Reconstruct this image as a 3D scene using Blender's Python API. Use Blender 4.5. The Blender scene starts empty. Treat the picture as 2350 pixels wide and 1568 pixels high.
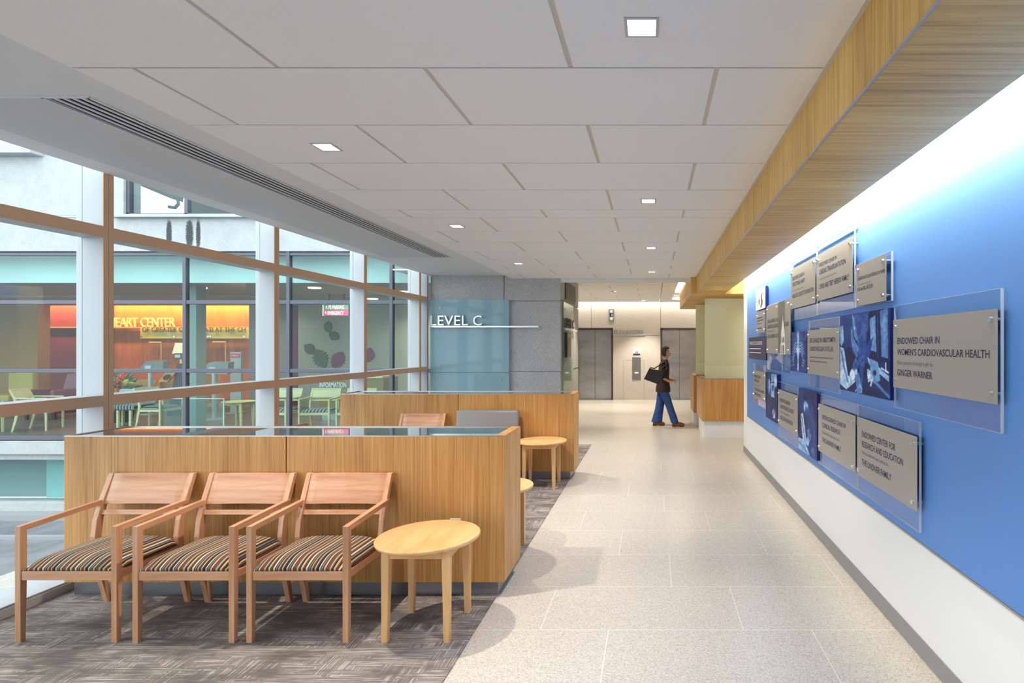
import bpy, bmesh, math, random
import numpy as np
from mathutils import Vector, Matrix
random.seed(7)
S = bpy.context.scene
COL = S.collection
# ---------------------------------------------------------------- camera, world, exposure
F, VX, VY, H = 1287.0, 1498.0, 795.0, 1.62     # focal length in pixels of the 2350x1568 frame, vanishing point, eye height
cam_d = bpy.data.cameras.new('camera'); cam = bpy.data.objects.new('camera', cam_d); COL.objects.link(cam)
cam.location = (0, 0, H); cam.rotation_euler = (math.pi/2, 0, 0)
cam_d.sensor_fit = 'HORIZONTAL'; cam_d.sensor_width = 36.0; cam_d.lens = F/2350*36
cam_d.shift_x = -(VX-1175)/2350; cam_d.shift_y = (VY-784)/2350
cam_d.clip_start = 0.05; cam_d.clip_end = 200
S.camera = cam
S.view_settings.view_transform = 'Standard'; S.view_settings.look = 'None'
S.view_settings.exposure = 0.7; S.view_settings.gamma = 1.0; S.view_settings.use_curve_mapping = False
S.cycles.use_denoising = True
S.cycles.max_bounces = 10; S.cycles.diffuse_bounces = 5; S.cycles.glossy_bounces = 4
S.cycles.transmission_bounces = 8; S.cycles.transparent_max_bounces = 16
S.cycles.sample_clamp_indirect = 6.0
S.cycles.caustics_reflective = False; S.cycles.caustics_refractive = False
W = bpy.data.worlds.new('world'); S.world = W; W.use_nodes = True
bg = W.node_tree.nodes['Background']
bg.inputs[0].default_value = (0.87, 0.945, 1.0, 1); bg.inputs[1].default_value = 2.8      # bright overcast sky

def area_light(name, loc, sx, sy, power, color, direction, spread=180):
    d = bpy.data.lights.new(name, 'AREA'); d.shape = 'RECTANGLE'; d.size = sx; d.size_y = sy
    d.energy = power; d.color = color; d.spread = math.radians(spread)
    o = bpy.data.objects.new(name, d); COL.objects.link(o); o.location = loc
    o.rotation_euler = Vector(direction).to_track_quat('-Z', 'Y').to_euler()
    return o
WARM = (1.0, 0.89, 0.77); COOL = (1.0, 0.95, 0.88)
# LED strip in the cove between the timber beam and the donor wall (long axis along the wall)
def strip_y(name, x, y0, y1, z, w, power, color, ang, spread=180):
    d = bpy.data.lights.new(name, 'AREA'); d.shape = 'RECTANGLE'; d.size = w; d.size_y = y1-y0
    d.energy = power; d.color = color; d.spread = math.radians(spread)
    o = bpy.data.objects.new(name, d); COL.objects.link(o); o.location = (x, (y0+y1)/2, z)
    o.rotation_euler = (0, math.radians(ang), 0)        # 0 = straight down, negative turns it towards +X
    return o
strip_y('cove_strip', 1.235, -1.5, 9.2, 2.72, 0.05, 235, (1, .89, .74), -62, 140)
strip_y('desk_cove_strip', 0.545, 11.1, 15.6, 3.0, 0.05, 60, (1, .93, .82), -120)
area_light('elevator_wash', (-1.0, 16.78, 3.08), 6.0, 0.05, 30, (1, .93, .82), (0, 0.25, -1))

# ---------------------------------------------------------------- helpers
def P(px, py, Y): return ((px-VX)/F*Y, Y, H-(py-VY)/F*Y)
def XP(px, Y): return (px-VX)/F*Y
def ZP(py, Y): return H-(py-VY)/F*Y

class MB:
    """collects geometry for one mesh object; o is the origin taken off every vertex"""
    def __init__(s, o=(0, 0, 0)):
        s.o = Vector(o); s.v = []; s.f = []; s.sm = []
    def add(s, verts, faces, smooth=False):
        n = len(s.v); s.v += [tuple(Vector(p)-s.o) for p in verts]
        s.f += [tuple(i+n for i in f) for f in faces]; s.sm += [smooth]*len(faces); return s
    def box(s, x0, x1, y0, y1, z0, z1):
        if x0 > x1: x0, x1 = x1, x0
        if y0 > y1: y0, y1 = y1, y0
        if z0 > z1: z0, z1 = z1, z0
        return s.add([(x0,y0,z0),(x1,y0,z0),(x1,y1,z0),(x0,y1,z0),(x0,y0,z1),(x1,y0,z1),(x1,y1,z1),(x0,y1,z1)],
                     [(0,3,2,1),(4,5,6,7),(0,1,5,4),(1,2,6,5),(2,3,7,6),(3,0,4,7)])
    def loft(s, rings, smooth=False, cap=True, closed=True):
        n = len(rings[0]); vs = [p for r in rings for p in r]; fs = []
        for k in range(len(rings)-1):
            for i in range(n if closed else n-1):
                j = (i+1) % n
                fs.append((k*n+i, k*n+j, (k+1)*n+j, (k+1)*n+i))
        s.add(vs, fs, smooth)
        if cap and closed:
            s.add(rings[0], [tuple(reversed(range(n)))]); s.add(rings[-1], [tuple(range(n))])
        return s
    def cyl(s, p0, p1, r0, r1=None, n=20, smooth=True, cap=True):
        r1 = r0 if r1 is None else r1
        p0, p1 = Vector(p0), Vector(p1); d = (p1-p0).normalized()
        a = d.orthogonal().normalized(); b = d.cross(a)
        ring = lambda c, r: [c+(a*math.cos(2*math.pi*i/n)+b*math.sin(2*math.pi*i/n))*r for i in range(n)]
        return s.loft([ring(p0, r0), ring(p1, r1)], smooth, cap)
    def tube(s, pts, r, n=10):
        pts = [Vector(p) for p in pts]; rings = []
        for i, p in enumerate(pts):
            d = (pts[min(i+1, len(pts)-1)]-pts[max(i-1, 0)]).normalized()
            a = d.cross(Vector((0.13, 0.29, 0.95))).normalized(); b = d.cross(a)
            rr = r[i] if isinstance(r, (list, tuple)) else r
            rings.append([p+(a*math.cos(2*math.pi*k/n)+b*math.sin(2*math.pi*k/n))*rr for k in range(n)])
        return s.loft(rings, True)
    def prism(s, pts, vec):
        """closed polygon pts (3D) extruded along vec"""
        pts = [Vector(p) for p in pts]; v = Vector(vec)
        return s.loft([pts, [p+v for p in pts]])
    def ellipsoid(s, c, rx, ry, rz, n=16, m=10):
        c = Vector(c); rings = []
        for k in range(m+1):
            t = math.pi*k/m; t = min(max(t, 0.02), math.pi-0.02)
            rings.append([c+Vector((rx*math.sin(t)*math.cos(2*math.pi*i/n), ry*math.sin(t)*math.sin(2*math.pi*i/n), -rz*math.cos(t))) for i in range(n)])
        return s.loft(rings, True)
    def build(s, name, mat, parent=None, bevel=0, seg=2, sub=0, fix=True):
        me = bpy.data.meshes.new(name); me.from_pydata(s.v, [], s.f); me.update()
        if fix:
            bm = bmesh.new(); bm.from_mesh(me); bmesh.ops.recalc_face_normals(bm, faces=bm.faces)
            bm.to_mesh(me); bm.free()
        me.polygons.foreach_set('use_smooth', s.sm[:len(me.polygons)])
        o = bpy.data.objects.new(name, me); COL.objects.link(o)
        me.materials.append(mat)
        if parent is not None: o.parent = parent
        else: o.location = s.o
        if bevel:
            b = o.modifiers.new('bevel', 'BEVEL'); b.width = bevel; b.segments = seg; b.limit_method = 'ANGLE'; b.angle_limit = math.radians(40)
            b.harden_normals = False
        if sub:
            b = o.modifiers.new('sub', 'SUBSURF'); b.levels = sub; b.render_levels = sub
        return o

def tag(o, label=None, cat=None, group=None, kind=None):
    if label: o['label'] = label
    if cat: o['category'] = cat
    if group: o['group'] = group
    if kind: o['kind'] = kind
    return o
def thing(name, label, cat, loc=(0, 0, 0), rz=0, group=None):
    o = bpy.data.objects.new(name, None); COL.objects.link(o); o.empty_display_size = 0.1
    o.location = loc; o.rotation_euler = (0, 0, rz)
    return tag(o, label, cat, group)
def struct(name, loc=(0, 0, 0)):
    o = bpy.data.objects.new(name, None); COL.objects.link(o); o.location = loc; o['kind'] = 'structure'; return o
def smesh(name, mb, mat, **k):
    o = mb.build(name, mat, **k); o['kind'] = 'structure'; return o
def dup(root, loc, rz=0, label=None, group=None, mats=None):
    """copy of a thing with copies of its parts and sub-parts; mats swaps materials by name"""
    r = root.copy(); COL.objects.link(r); r.location = loc; r.rotation_euler = (0, 0, rz)
    if label: r['label'] = label
    if group: r['group'] = group
    elif 'group' in r.keys() and group == '': del r['group']
    def rec(src, dst):
        for ch in list(src.children):
            c = ch.copy(); COL.objects.link(c); c.parent = dst
            if mats and c.type == 'MESH' and c.data.materials[0].name in mats:
                c.data = ch.data.copy(); c.data.materials[0] = mats[c.data.materials[0].name]
            rec(ch, c)
    rec(root, r)
    return r

# ---------------------------------------------------------------- materials
class Sh:
    def __init__(s, name):
        s.m = bpy.data.materials.new(name); s.m.use_nodes = True; s.t = s.m.node_tree
        s.b = s.t.nodes['Principled BSDF']; s.out = s.t.nodes['Material Output']
    def n(s, typ, ins=None, **props):
        nd = s.t.nodes.new('ShaderNode'+typ)
        for k, v in props.items(): setattr(nd, k, v)
        for k, v in (ins or {}).items(): s.set(nd.inputs[k], v)
        return nd
    def set(s, sock, v):
        if isinstance(v, bpy.types.NodeSocket): s.t.links.new(v, sock)
        elif isinstance(v, bpy.types.Node): s.t.links.new(v.outputs[0], sock)
        else:
            if isinstance(v, (tuple, list)) and len(v) == 3 and sock.type == 'RGBA': v = (*v, 1)
            sock.default_value = v
    def p(s, **k):
        names = dict(color='Base Color', rough='Roughness', metal='Metallic', spec='Specular IOR Level', coat='Coat Weight', coatr='Coat Roughness',
                     normal='Normal', alpha='Alpha', trans='Transmission Weight', ior='IOR', emit='Emission Color', es='Emission Strength', sheen='Sheen Weight')
        for a, v in k.items(): s.set(s.b.inputs[names[a]], v)
        return s
    def math(s, op, a, b=0.0, c=0.0):
        return s.n('Math', {0: a, 1: b, 2: c}, operation=op).outputs[0]
    def coord(s, scale=(1, 1, 1), kind='Object', loc=(0, 0, 0), rot=(0, 0, 0)):
        tc = s.n('TexCoord')
        return s.n('Mapping', {'Vector': tc.outputs[kind], 'Scale': scale, 'Location': loc, 'Rotation': rot}).outputs[0]
    def xyz(s, kind='Object'):
        tc = s.n('TexCoord'); q = s.n('SeparateXYZ', {0: tc.outputs[kind]}); return q.outputs
    def noise(s, vec, scale=1, detail=4, rough=.55, dist=0):
        return s.n('TexNoise', {'Vector': vec, 'Scale': scale, 'Detail': detail, 'Roughness': rough, 'Distortion': dist}).outputs['Fac']
    def ramp(s, fac, stops, interp='LINEAR'):
        r = s.n('ValToRGB', {0: fac}); cr = r.color_ramp; cr.interpolation = interp
        while len(cr.elements) < len(stops): cr.elements.new(0.5)
        for e, (p, c) in zip(cr.elements, stops):
            e.position = p; e.color = (*c, 1) if len(c) == 3 else c
        return r.outputs[0]
    def mix(s, fac, a, b, blend='MIX'):
        m = s.n('Mix', data_type='RGBA', blend_type=blend)
        s.set(m.inputs[0], fac); s.set(m.inputs[6], a); s.set(m.inputs[7], b); return m.outputs[2]
    def bump(s, h, strength=.2, dist=.01):
        return s.n('Bump', {'Height': h, 'Strength': strength, 'Distance': dist}).outputs[0]

def lin(r, g, b):
    f = lambda c: c/12.92 if c <= .04045 else ((c+.055)/1.055)**2.4
    return tuple(f(x/255) for x in (r, g, b))
def plain(name, c, rough=.5, metal=0, spec=.5, **k):
    return Sh(name).p(color=c, rough=rough, metal=metal, spec=spec, **k).m
def veneer(name, dark, mid, light, scale, rough=.38, wob=.6, coat=0):
    s = Sh(name); v = s.coord(scale)
    fine = s.noise(v, 1.0, 5, .62, wob)
    broad = s.noise(s.coord(tuple(x*.09 if x > 10 else x*.5 for x in scale)), 1.0, 2, .5)
    m = s.math('ADD', s.math('MULTIPLY', fine, .72), s.math('MULTIPLY', broad, .28))
    col = s.ramp(m, [(.30, dark), (.50, mid), (.68, light)])
    s.p(color=col, rough=rough, spec=.4, coat=coat)
    return s.m
M = {}
M['oak'] = veneer('oak_veneer', lin(150, 100, 46), lin(192, 139, 77), lin(213, 166, 104), (95, 95, 1.3), .40)
M['oak_beam'] = veneer('oak_beam_veneer', lin(164, 122, 60), lin(208, 166, 92), lin(228, 190, 118), (1.4, 46, 1.4), .45, .3)
M['beech'] = veneer('beech', lin(186, 126, 86), lin(208, 154, 114), lin(222, 172, 134), (1.6, 14, 26), .32, .5, .25)
M['beech_post'] = veneer('beech_post', lin(186, 126, 86), lin(208, 154, 114), lin(222, 172, 134), (30, 30, 1.6), .32, .5, .25)
M['beech_arm'] = veneer('beech_arm', lin(186, 126, 86), lin(208, 154, 114), lin(222, 172, 134), (30, 1.6, 30), .32, .5, .25)
M['maple_leg'] = veneer('maple_leg', lin(208, 156, 98), lin(226, 178, 120), lin(234, 190, 134), (24, 24, 1.5), .34, .5)
M['maple'] = veneer('maple', lin(208, 156, 98), lin(226, 178, 120), lin(234, 190, 134), (14, 2.0, 14), .34, .5)
M['pale_wood'] = veneer('pale_wood', lin(190, 178, 130), lin(210, 200, 152), lin(222, 214, 170), (1.6, 14, 26), .42, .5)
M['white_paint'] = plain('white_paint', (.80, .80, .79), .55, spec=.3)
M['white_wall'] = plain('white_wall', (.80, .80, .80), .45, spec=.4)
M['drywall'] = plain('drywall', (.70, .71, .73), .7, spec=.2)
def _tile():
    s = Sh('ceiling_tile'); n = s.noise(s.coord((1, 1, 1)), 260, 2)
    s.p(color=s.ramp(n, [(.3, (.80, .80, .80)), (.7, (.86, .86, .86))]), rough=.85, spec=.1); return s.m
M['tile'] = _tile()
M['grid_grey'] = plain('ceiling_grid_grey', (.22, .22, .22), .8)
M['reveal'] = plain('ceiling_reveal', (.62, .57, .49), .7)
M['alu'] = plain('white_aluminium', (.46, .475, .49), .4, 0)
M['alu_grey'] = plain('grey_aluminium', (.42, .45, .48), .4, .3)
M['alu_warm_lit'] = plain('warm_lit_aluminium', lin(228, 186, 146), .42, .0, .4)  # aluminium with the warm room light put into its colour
M['steel_trim'] = plain('steel_trim', (.55, .55, .56), .3, 1)
M['chrome'] = plain('chrome', (.8, .8, .8), .16, 1)
M['black'] = plain('black', (.012, .012, .013), .6)
M['toe'] = plain('grey_toe_kick', (.36, .37, .40), .33, .9)
M['baseboard'] = plain('grey_rubber_base', (.27, .27, .275), .5)
M['leather'] = plain('grey_vinyl', lin(128, 124, 124), .42)
M['letter_metal'] = plain('brushed_letters', (.78, .80, .82), .3, .6)
M['letter_dark'] = plain('dark_letters', (.03, .03, .032), .4)
M['navy_ink'] = plain('navy_ink', lin(38, 44, 84), .5)
M['grey_ink'] = plain('grey_ink', lin(96, 96, 104), .5)
M['white_ink'] = plain('white_ink', (.85, .86, .9), .5)
M['plate'] = plain('champagne_plate', lin(162, 158, 153), .38, .25, .5)
M['plate_dark'] = plain('slate_strip', lin(110, 106, 98), .45)
M['navy'] = plain('navy_board', lin(34, 36, 84), .4)
M['photo_edge'] = plain('navy_photo_edge', lin(22, 36, 110), .35)
def _terrazzo():
    s = Sh('terrazzo'); v = s.coord((1, 1, 1))
    vo = s.n('TexVoronoi', {'Vector': v, 'Scale': 190}).outputs['Color']
    g = s.n('SeparateColor', {0: vo}).outputs[0]
    n = s.noise(v, 340, 2, .6)
    sp = s.ramp(s.math('ADD', s.math('MULTIPLY', g, .55), s.math('MULTIPLY', n, .45)),
                [(.16, lin(148, 142, 132)), (.34, lin(184, 178, 166)), (.55, lin(200, 194, 182)), (.8, lin(211, 206, 195))])
    dark = s.ramp(s.noise(v, 120, 1, .5), [(.25, (.45, .42, .4)), (.31, (1, 1, 1))])
    col = s.mix(1.0, sp, dark, 'MULTIPLY')
    q = s.xyz(); X, Y = q[0], q[1]
    r = s.math('DIVIDE', s.math('SUBTRACT', Y, 3.203), .577); row = s.math('FLOOR', r); fr = s.math('FRACT', r)
    ly = s.math('GREATER_THAN', s.math('ABSOLUTE', s.math('SUBTRACT', fr, .5)), .4955)
    u = s.math('FRACT', s.math('DIVIDE', s.math('ADD', s.math('SUBTRACT', X, .517), s.math('MULTIPLY', row, .39)), 1.16))
    lx = s.math('GREATER_THAN', s.math('ABSOLUTE', s.math('SUBTRACT', u, .5)), .4978)
    line = s.math('MAXIMUM', lx, ly)
    tone = s.n('TexWhiteNoise', {'Vector': s.n('CombineXYZ', {0: s.math('FLOOR', s.math('DIVIDE', s.math('ADD', s.math('SUBTRACT', X, .517), s.math('MULTIPLY', row, .39)), 1.16)), 1: row}).outputs[0]}, noise_dimensions='2D').outputs[0]
    col = s.mix(.05, col, s.ramp(tone, [(0, lin(170, 160, 150)), (1, lin(235, 232, 226))]))
    col = s.mix(s.math('MULTIPLY', line, .55), col, lin(240, 238, 232))
    s.p(color=col, rough=.28, spec=.4); return s.m
M['terrazzo'] = _terrazzo()
def _carpet():
    s = Sh('carpet')
    a = s.noise(s.coord((2.4, 150, 1)), 1, 3, .65); b = s.noise(s.coord((150, 2.4, 1)), 1, 3, .65)
    patch = s.noise(s.coord((2.6, 6.5, 1)), 1, 3, .8)
    kf = s.n('SeparateColor', {0: s.ramp(patch, [(.46, (0, 0, 0)), (.50, (1, 1, 1))])}).outputs[0]
    lines = s.math('ADD', s.math('MULTIPLY', a, kf), s.math('MULTIPLY', b, s.math('SUBTRACT', 1.0, kf)))
    thin = s.n('SeparateColor', {0: s.ramp(lines, [(.50, (0, 0, 0)), (.60, (1, 1, 1))])}).outputs[0]
    dens = s.n('SeparateColor', {0: s.ramp(s.noise(s.coord((2.2, 5.0, 1), loc=(3, 7, 0)), 1, 3, .75), [(.40, (.12, .12, .12)), (.56, (1, 1, 1))])}).outputs[0]
    base = s.ramp(s.noise(s.coord((2.2, 5.0, 1), loc=(3, 7, 0)), 1, 3, .75), [(.35, lin(98, 92, 88)), (.62, lin(128, 120, 114))])
    col = s.mix(s.math('MULTIPLY', s.math('MULTIPLY', thin, dens), .8), base, lin(200, 191, 182))
    fib = s.noise(s.coord((1, 1, 1)), 420, 1)
    col = s.mix(.22, col, s.ramp(fib, [(.35, (.05, .05, .05)), (.65, (.75, .73, .7))]), 'OVERLAY')
    s.p(color=col, rough=.95, spec=.1, normal=s.bump(fib, .35, .004)); return s.m
M['carpet'] = _carpet()
def _concrete(name, a, b, c, sc=110):
    s = Sh(name); v = s.coord((1, 1, 1))
    vo = s.n('TexVoronoi', {'Vector': v, 'Scale': sc}).outputs['Color']; g = s.n('SeparateColor', {0: vo}).outputs[0]
    n = s.noise(v, 3, 5, .6)
    m = s.math('ADD', s.math('MULTIPLY', g, .7), s.math('MULTIPLY', n, .3))
    s.p(color=s.ramp(m, [(.1, a), (.5, b), (.92, c)]), rough=.8, spec=.2, normal=s.bump(g, .25, .003)); return s.m
M['concrete'] = _concrete('aggregate_concrete', lin(150, 149, 148), lin(172, 171, 170), lin(206, 204, 202), 190)
M['concrete_lift'] = _concrete('lift_concrete', lin(184, 177, 168), lin(198, 191, 182), lin(210, 204, 196), 150)
def _facade():
    s = Sh('facade_concrete'); v = s.coord((1, 1, 1))
    n = s.noise(v, 4, 6, .7); g = s.noise(v, 60, 2, .6)
    col = s.ramp(s.math('ADD', s.math('MULTIPLY', n, .5), s.math('MULTIPLY', g, .5)), [(.3, lin(143, 145, 145)), (.6, lin(168, 170, 170))])
    q = s.xyz()
    # water stains under the sill: three dark, speckled, round-topped streaks
    tot = None
    for px, w in ((388, .055), (435, .075), (455, .045)):
        x = XP(px, 10.0)
        d = s.math('DIVIDE', s.math('SUBTRACT', q[0], x), w)
        z = s.math('DIVIDE', s.math('SUBTRACT', q[2], 3.62), .27)
        rr = s.math('ADD', s.math('MULTIPLY', d, d), s.math('POWER', s.math('ABSOLUTE', z), 3.0))
        t = s.math('SUBTRACT', 1.15, rr)
        tot = t if tot is None else s.math('MAXIMUM', tot, t)
    sp = s.ramp(s.math('ADD', s.math('MULTIPLY', tot, .35), s.noise(v, 55, 3, .7)), [(.56, (0, 0, 0)), (.70, (.9, .9, .9))])
    col = s.mix(s.n('SeparateColor', {0: sp}).outputs[0], col, lin(44, 45, 46))
    s.p(color=col, rough=.9, spec=.1); return s.m
M['facade'] = _facade()
def _pavement():
    s = Sh('pavement'); v = s.coord((1, 1, 1)); n = s.noise(v, 1.6, 5, .65, .6); g = s.noise(v, 70, 2)
    s.p(color=s.ramp(s.math('ADD', s.math('MULTIPLY', n, .7), s.math('MULTIPLY', g, .3)), [(.3, lin(92, 94, 98)), (.7, lin(132, 134, 138))]), rough=.55); return s.m
M['pavement'] = _pavement()
M['kerb'] = plain('kerb_stone', lin(136, 138, 140), .8)
def _steel():
    s = Sh('brushed_steel'); n = s.noise(s.coord((2, 2, 60)), 1, 3, .6); n2 = s.noise(s.coord((.7, .7, 2.4)), 1, 3, .6, .4)
    s.p(color=s.ramp(n2, [(.35, (.40, .42, .46)), (.65, (.56, .58, .62))]), metal=.9, rough=s.math('ADD', .24, s.math('MULTIPLY', n, .18))); return s.m
M['steel'] = _steel()
M['frame_dark'] = plain('dark_window_frame', lin(74, 74, 84), .45, .1)
def _stripes(name, tint=(1, 1, 1)):
    s = Sh(name); q = s.xyz()
    u = s.math('FRACT', s.math('DIVIDE', s.math('ADD', q[0], 2.03), .178))
    K = lin(30, 28, 32); G = lin(112, 106, 106); T = lin(198, 164, 108); R = lin(132, 66, 46); D = lin(62, 58, 66); C = lin(206, 190, 148); B = lin(92, 76, 62); N = lin(40, 42, 58)
    seq = [(K, 10), (C, 6), (K, 4), (G, 9), (N, 6), (T, 9), (K, 5), (R, 8), (K, 3), (G, 7), (C, 4), (B, 8), (K, 7), (T, 10), (D, 6), (R, 4), (K, 6), (C, 9), (N, 5), (G, 9), (K, 5), (T, 5), (B, 7), (K, 4), (R, 5), (C, 4), (D, 8)]
    seq = seq[:27]; tot = sum(w for _, w in seq); pos = 0; st = []
    for c, w in seq:
        st.append((pos/tot, tuple(a*b for a, b in zip(c, tint)))); pos += w
    wv = s.noise(s.coord((1, 1, 1)), 700, 1)
    col = s.mix(.25, s.ramp(u, st, 'CONSTANT'), s.ramp(wv, [(.3, (.1, .1, .1)), (.7, (.9, .9, .9))]), 'OVERLAY')
    s.p(color=col, rough=.85, spec=.15, sheen=.1); return s.m
M['stripes'] = _stripes('striped_upholstery')
def _stripes2():
    s = Sh('grey_striped_upholstery'); q = s.xyz()
    u = s.math('FRACT', s.math('DIVIDE', q[0], .06))
    s.p(color=s.ramp(u, [(0, lin(60, 66, 76)), (.3, lin(190, 200, 204)), (.45, lin(90, 98, 108)), (.62, lin(160, 168, 174)), (.75, lin(50, 56, 66))], 'CONSTANT'), rough=.85); return s.m
M['stripes_grey'] = _stripes2()
def _glass(name, tint, refl=1.0, rough=0.0, ior=1.5, rtint=(1, 1, 1)):
    s = Sh(name); s.t.nodes.remove(s.b)
    tr = s.n('BsdfTransparent', {0: tint}); gl = s.n('BsdfGlossy', {'Color': rtint, 'Roughness': rough})
    fr = s.n('Fresnel', {'IOR': ior}); bf = s.n('NewGeometry').outputs['Backfacing']
    mx = s.n('MixShader', {0: s.math('MULTIPLY', s.math('MULTIPLY', fr.outputs[0], refl), s.math('SUBTRACT', 1.0, bf)), 1: tr.outputs[0], 2: gl.outputs[0]})
    s.t.links.new(mx.outputs[0], s.out.inputs[0]); return s.m
M['glass'] = _glass('window_glass', (.95, .98, .985), .5)
M['glass_facade'] = _glass('tinted_facade_glass', (.84, .91, .90), .45)
M['acrylic'] = _glass('clear_acrylic', (.975, .98, .985), 1.0)
M['acrylic_edge'] = Sh('acrylic_edge').p(color=(.52, .58, .68), rough=.15, spec=.6).m
def _frost(name, tint, amount, rough=.2, alb=(.5, .6, .6), lines=False):
    s = Sh(name); s.t.nodes.remove(s.b)
    tr = s.n('BsdfTransparent', {0: tint}); di = s.n('BsdfDiffuse', {0: alb}); tl = s.n('BsdfTranslucent', {0: alb})
    gl = s.n('BsdfGlossy', {'Roughness': rough})
    body = s.n('MixShader', {0: .5, 1: di.outputs[0], 2: tl.outputs[0]})
    a = amount
    if lines:
        q = s.xyz(); k = s.math('GREATER_THAN', s.math('FRACT', s.math('MULTIPLY', q[0], 55)), .5)
        z = s.math('LESS_THAN', q[2], lines)
        a = s.math('ADD', amount, s.math('MULTIPLY', s.math('MULTIPLY', k, z), .25))
    m1 = s.n('MixShader', {0: a, 1: tr.outputs[0], 2: body.outputs[0]})
    fr = s.n('Fresnel', {'IOR': 1.28}); bf = s.n('NewGeometry').outputs['Backfacing']
    m2 = s.n('MixShader', {0: s.math('MULTIPLY', fr.outputs[0], s.math('SUBTRACT', 1.0, bf)), 1: m1.outputs[0], 2: gl.outputs[0]})
    s.t.links.new(m2.outputs[0], s.out.inputs[0]); return s.m
M['glass_blue'] = _frost('blue_back_glass', (.62, .78, .83), .65, .03, (.62, .82, .88))
M['glass_green'] = _frost('green_back_glass', (.74, .82, .75), .30, .03, (.62, .72, .63))
M['glass_desk'] = _frost('green_desk_glass', (.90, .92, .82), .75, .05, (.86, .87, .66), lines=1.28)
M['glass_top'] = Sh('dark_glass_top').p(color=lin(70, 88, 88), rough=.03, spec=.8, ior=1.6, coat=.6, coatr=.02).m
def emit(name, c, st):
    return Sh(name).p(color=(0, 0, 0), emit=c, es=st).m
M['lens'] = emit('lamp_lens', (1, .95, .86), 9)
M['lens_warm'] = emit('warm_lamp_lens', (1, .80, .35), 4)
def _blue():
    s = Sh('blue_panel'); s.p(color=(.066, .222, .59), rough=.60, spec=.8, coat=.6, coatr=.5); return s.m
M['blue'] = _blue()
def _art():
    s = Sh('photo_print'); a = s.n('VertexColor', layer_name='art'); s.p(color=a.outputs[0], rough=.4, spec=.25); return s.m
M['art'] = _art()

# ---------------------------------------------------------------- lettering
_cap = {}
def _raw(txt, ext=0.0, bold=0.0):
    cu = bpy.data.curves.new('lettering_src', 'FONT'); cu.body = txt; cu.size = 1.0; cu.extrude = ext; cu.offset = bold; cu.resolution_u = 3
    ob = bpy.data.objects.new('lettering_src', cu); COL.objects.link(ob)
    dg = bpy.context.evaluated_depsgraph_get(); ev = ob.evaluated_get(dg); me = ev.to_mesh()
    v = [tuple(q.co) for q in me.vertices]; f = [tuple(p.vertices) for p in me.polygons]
    ev.to_mesh_clear(); bpy.data.objects.remove(ob); bpy.data.curves.remove(cu)
    return v, f
def text_to(mb, txt, origin, udir, vdir, width, cap, ext=0.0, bold=0.0):
    """adds txt to mb: baseline starts at origin, runs width along udir, capitals cap high along vdir; ext is the real half depth"""
    if 'H' not in _cap:
        v, _ = _raw('H'); _cap['H'] = max(p[1] for p in v)-min(p[1] for p in v)
    v, f = _raw(txt, 0.1 if ext else 0.0, bold)
    x0 = min(p[0] for p in v); x1 = max(p[0] for p in v)
    sx = width/max(x1-x0, 1e-6); sy = cap/_cap['H']
    o, u, w = Vector(origin), Vector(udir).normalized(), Vector(vdir).normalized(); n = u.cross(w)
    mb.add([o+u*((p[0]-x0)*sx)+w*(p[1]*sy)+n*(p[2]*10*ext) for p in v], f)
    return mb
# ================================================================ THE SETTING
ZC = H+1.162          # tile ceiling
ZS = H+1.212          # drywall soffit along the windows
ZF = H+1.317          # ceiling of the elevator lobby
XW = 1.40             # donor wall
smesh('floor', MB().box(-4.6, 3.2, -3.5, 17.2, -.12, 0), M['terrazzo'])
o = MB().box(-3.843, -1.01, -3.5, 9.225, 0, .006).build('carpet', M['carpet'])
tag(o, 'grey brown streaked carpet under the waiting chairs beside the pale terrazzo', 'carpet')

# ---- ceiling of staggered tiles
LIGHTS = [(-.04, 2.04), (-1.90, 3.265), (-.035, 4.48), (-1.894, 5.418), (-.02, 6.617), (-1.884, 7.87), (-.014, 8.745)]
HIDDEN = [(-.04, -.35), (-1.90, .95), (-1.90, -1.4)]
FAR_LIGHTS = [(-.93, 13.45), (-.27, 16.1), (-2.6, 14.6), (-.93, 11.0)]  # the last one is added out of view to brighten the column side
def tile_ceiling(name, x0, x1, rows, z, holes, phase_rows, hole=.058, thick=.02):
    mb = MB(); gy, gx = .0055, .0105
    for i in range(len(rows)-1):
        ya, yb = rows[i]+gy, rows[i+1]-gy
        ph = .268 if i % 2 == phase_rows else -.342
        js = [x0]; k = math.ceil((x0-ph)/1.22+.02)
        while ph+1.22*k < x1-.02: js.append(ph+1.22*k); k += 1
        js.append(x1)
        for a, b in zip(js[:-1], js[1:]):
            xa = a+(gx if a != x0 else 0); xb = b-(gx if b != x1 else 0)
            hs = [h for h in holes if xa < h[0] < xb and ya < h[1] < yb]
            if not hs: mb.box(xa, xb, ya, yb, z, z+thick); continue
            hs.sort(); cur = xa
            for hx, hy in hs:
                l, r, n_, f_ = max(hx-hole, xa), min(hx+hole, xb), max(hy-hole, ya), min(hy+hole, yb)
                mb.box(cur, l, ya, yb, z, z+thick); mb.box(l, r, ya, n_, z, z+thick); mb.box(l, r, f_, yb, z, z+thick); cur = r
            mb.box(cur, xb, ya, yb, z, z+thick)
    return mb
ROWS = [-3.5, -3.15, -2.54, -1.93, -1.32, -.71, -.10, .51, 1.12, 1.73, 2.34, 2.945, 3.555, 4.165, 4.77, 5.06, 5.665, 6.265, 6.875, 7.48, 8.09, 8.395, 9.0, 9.61]
smesh('ceiling', tile_ceiling('ceiling', -2.425, .713, ROWS, ZC, LIGHTS+HIDDEN, 0), M['tile'])
back = MB()
back.box(-2.43, .735, -3.5, 9.62, ZC+.10, ZC+.14)
smesh('ceiling', back, M['reveal'])
bk = MB()      # strips that close the joints between tiles without covering the lamp openings
rk = MB()
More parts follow.
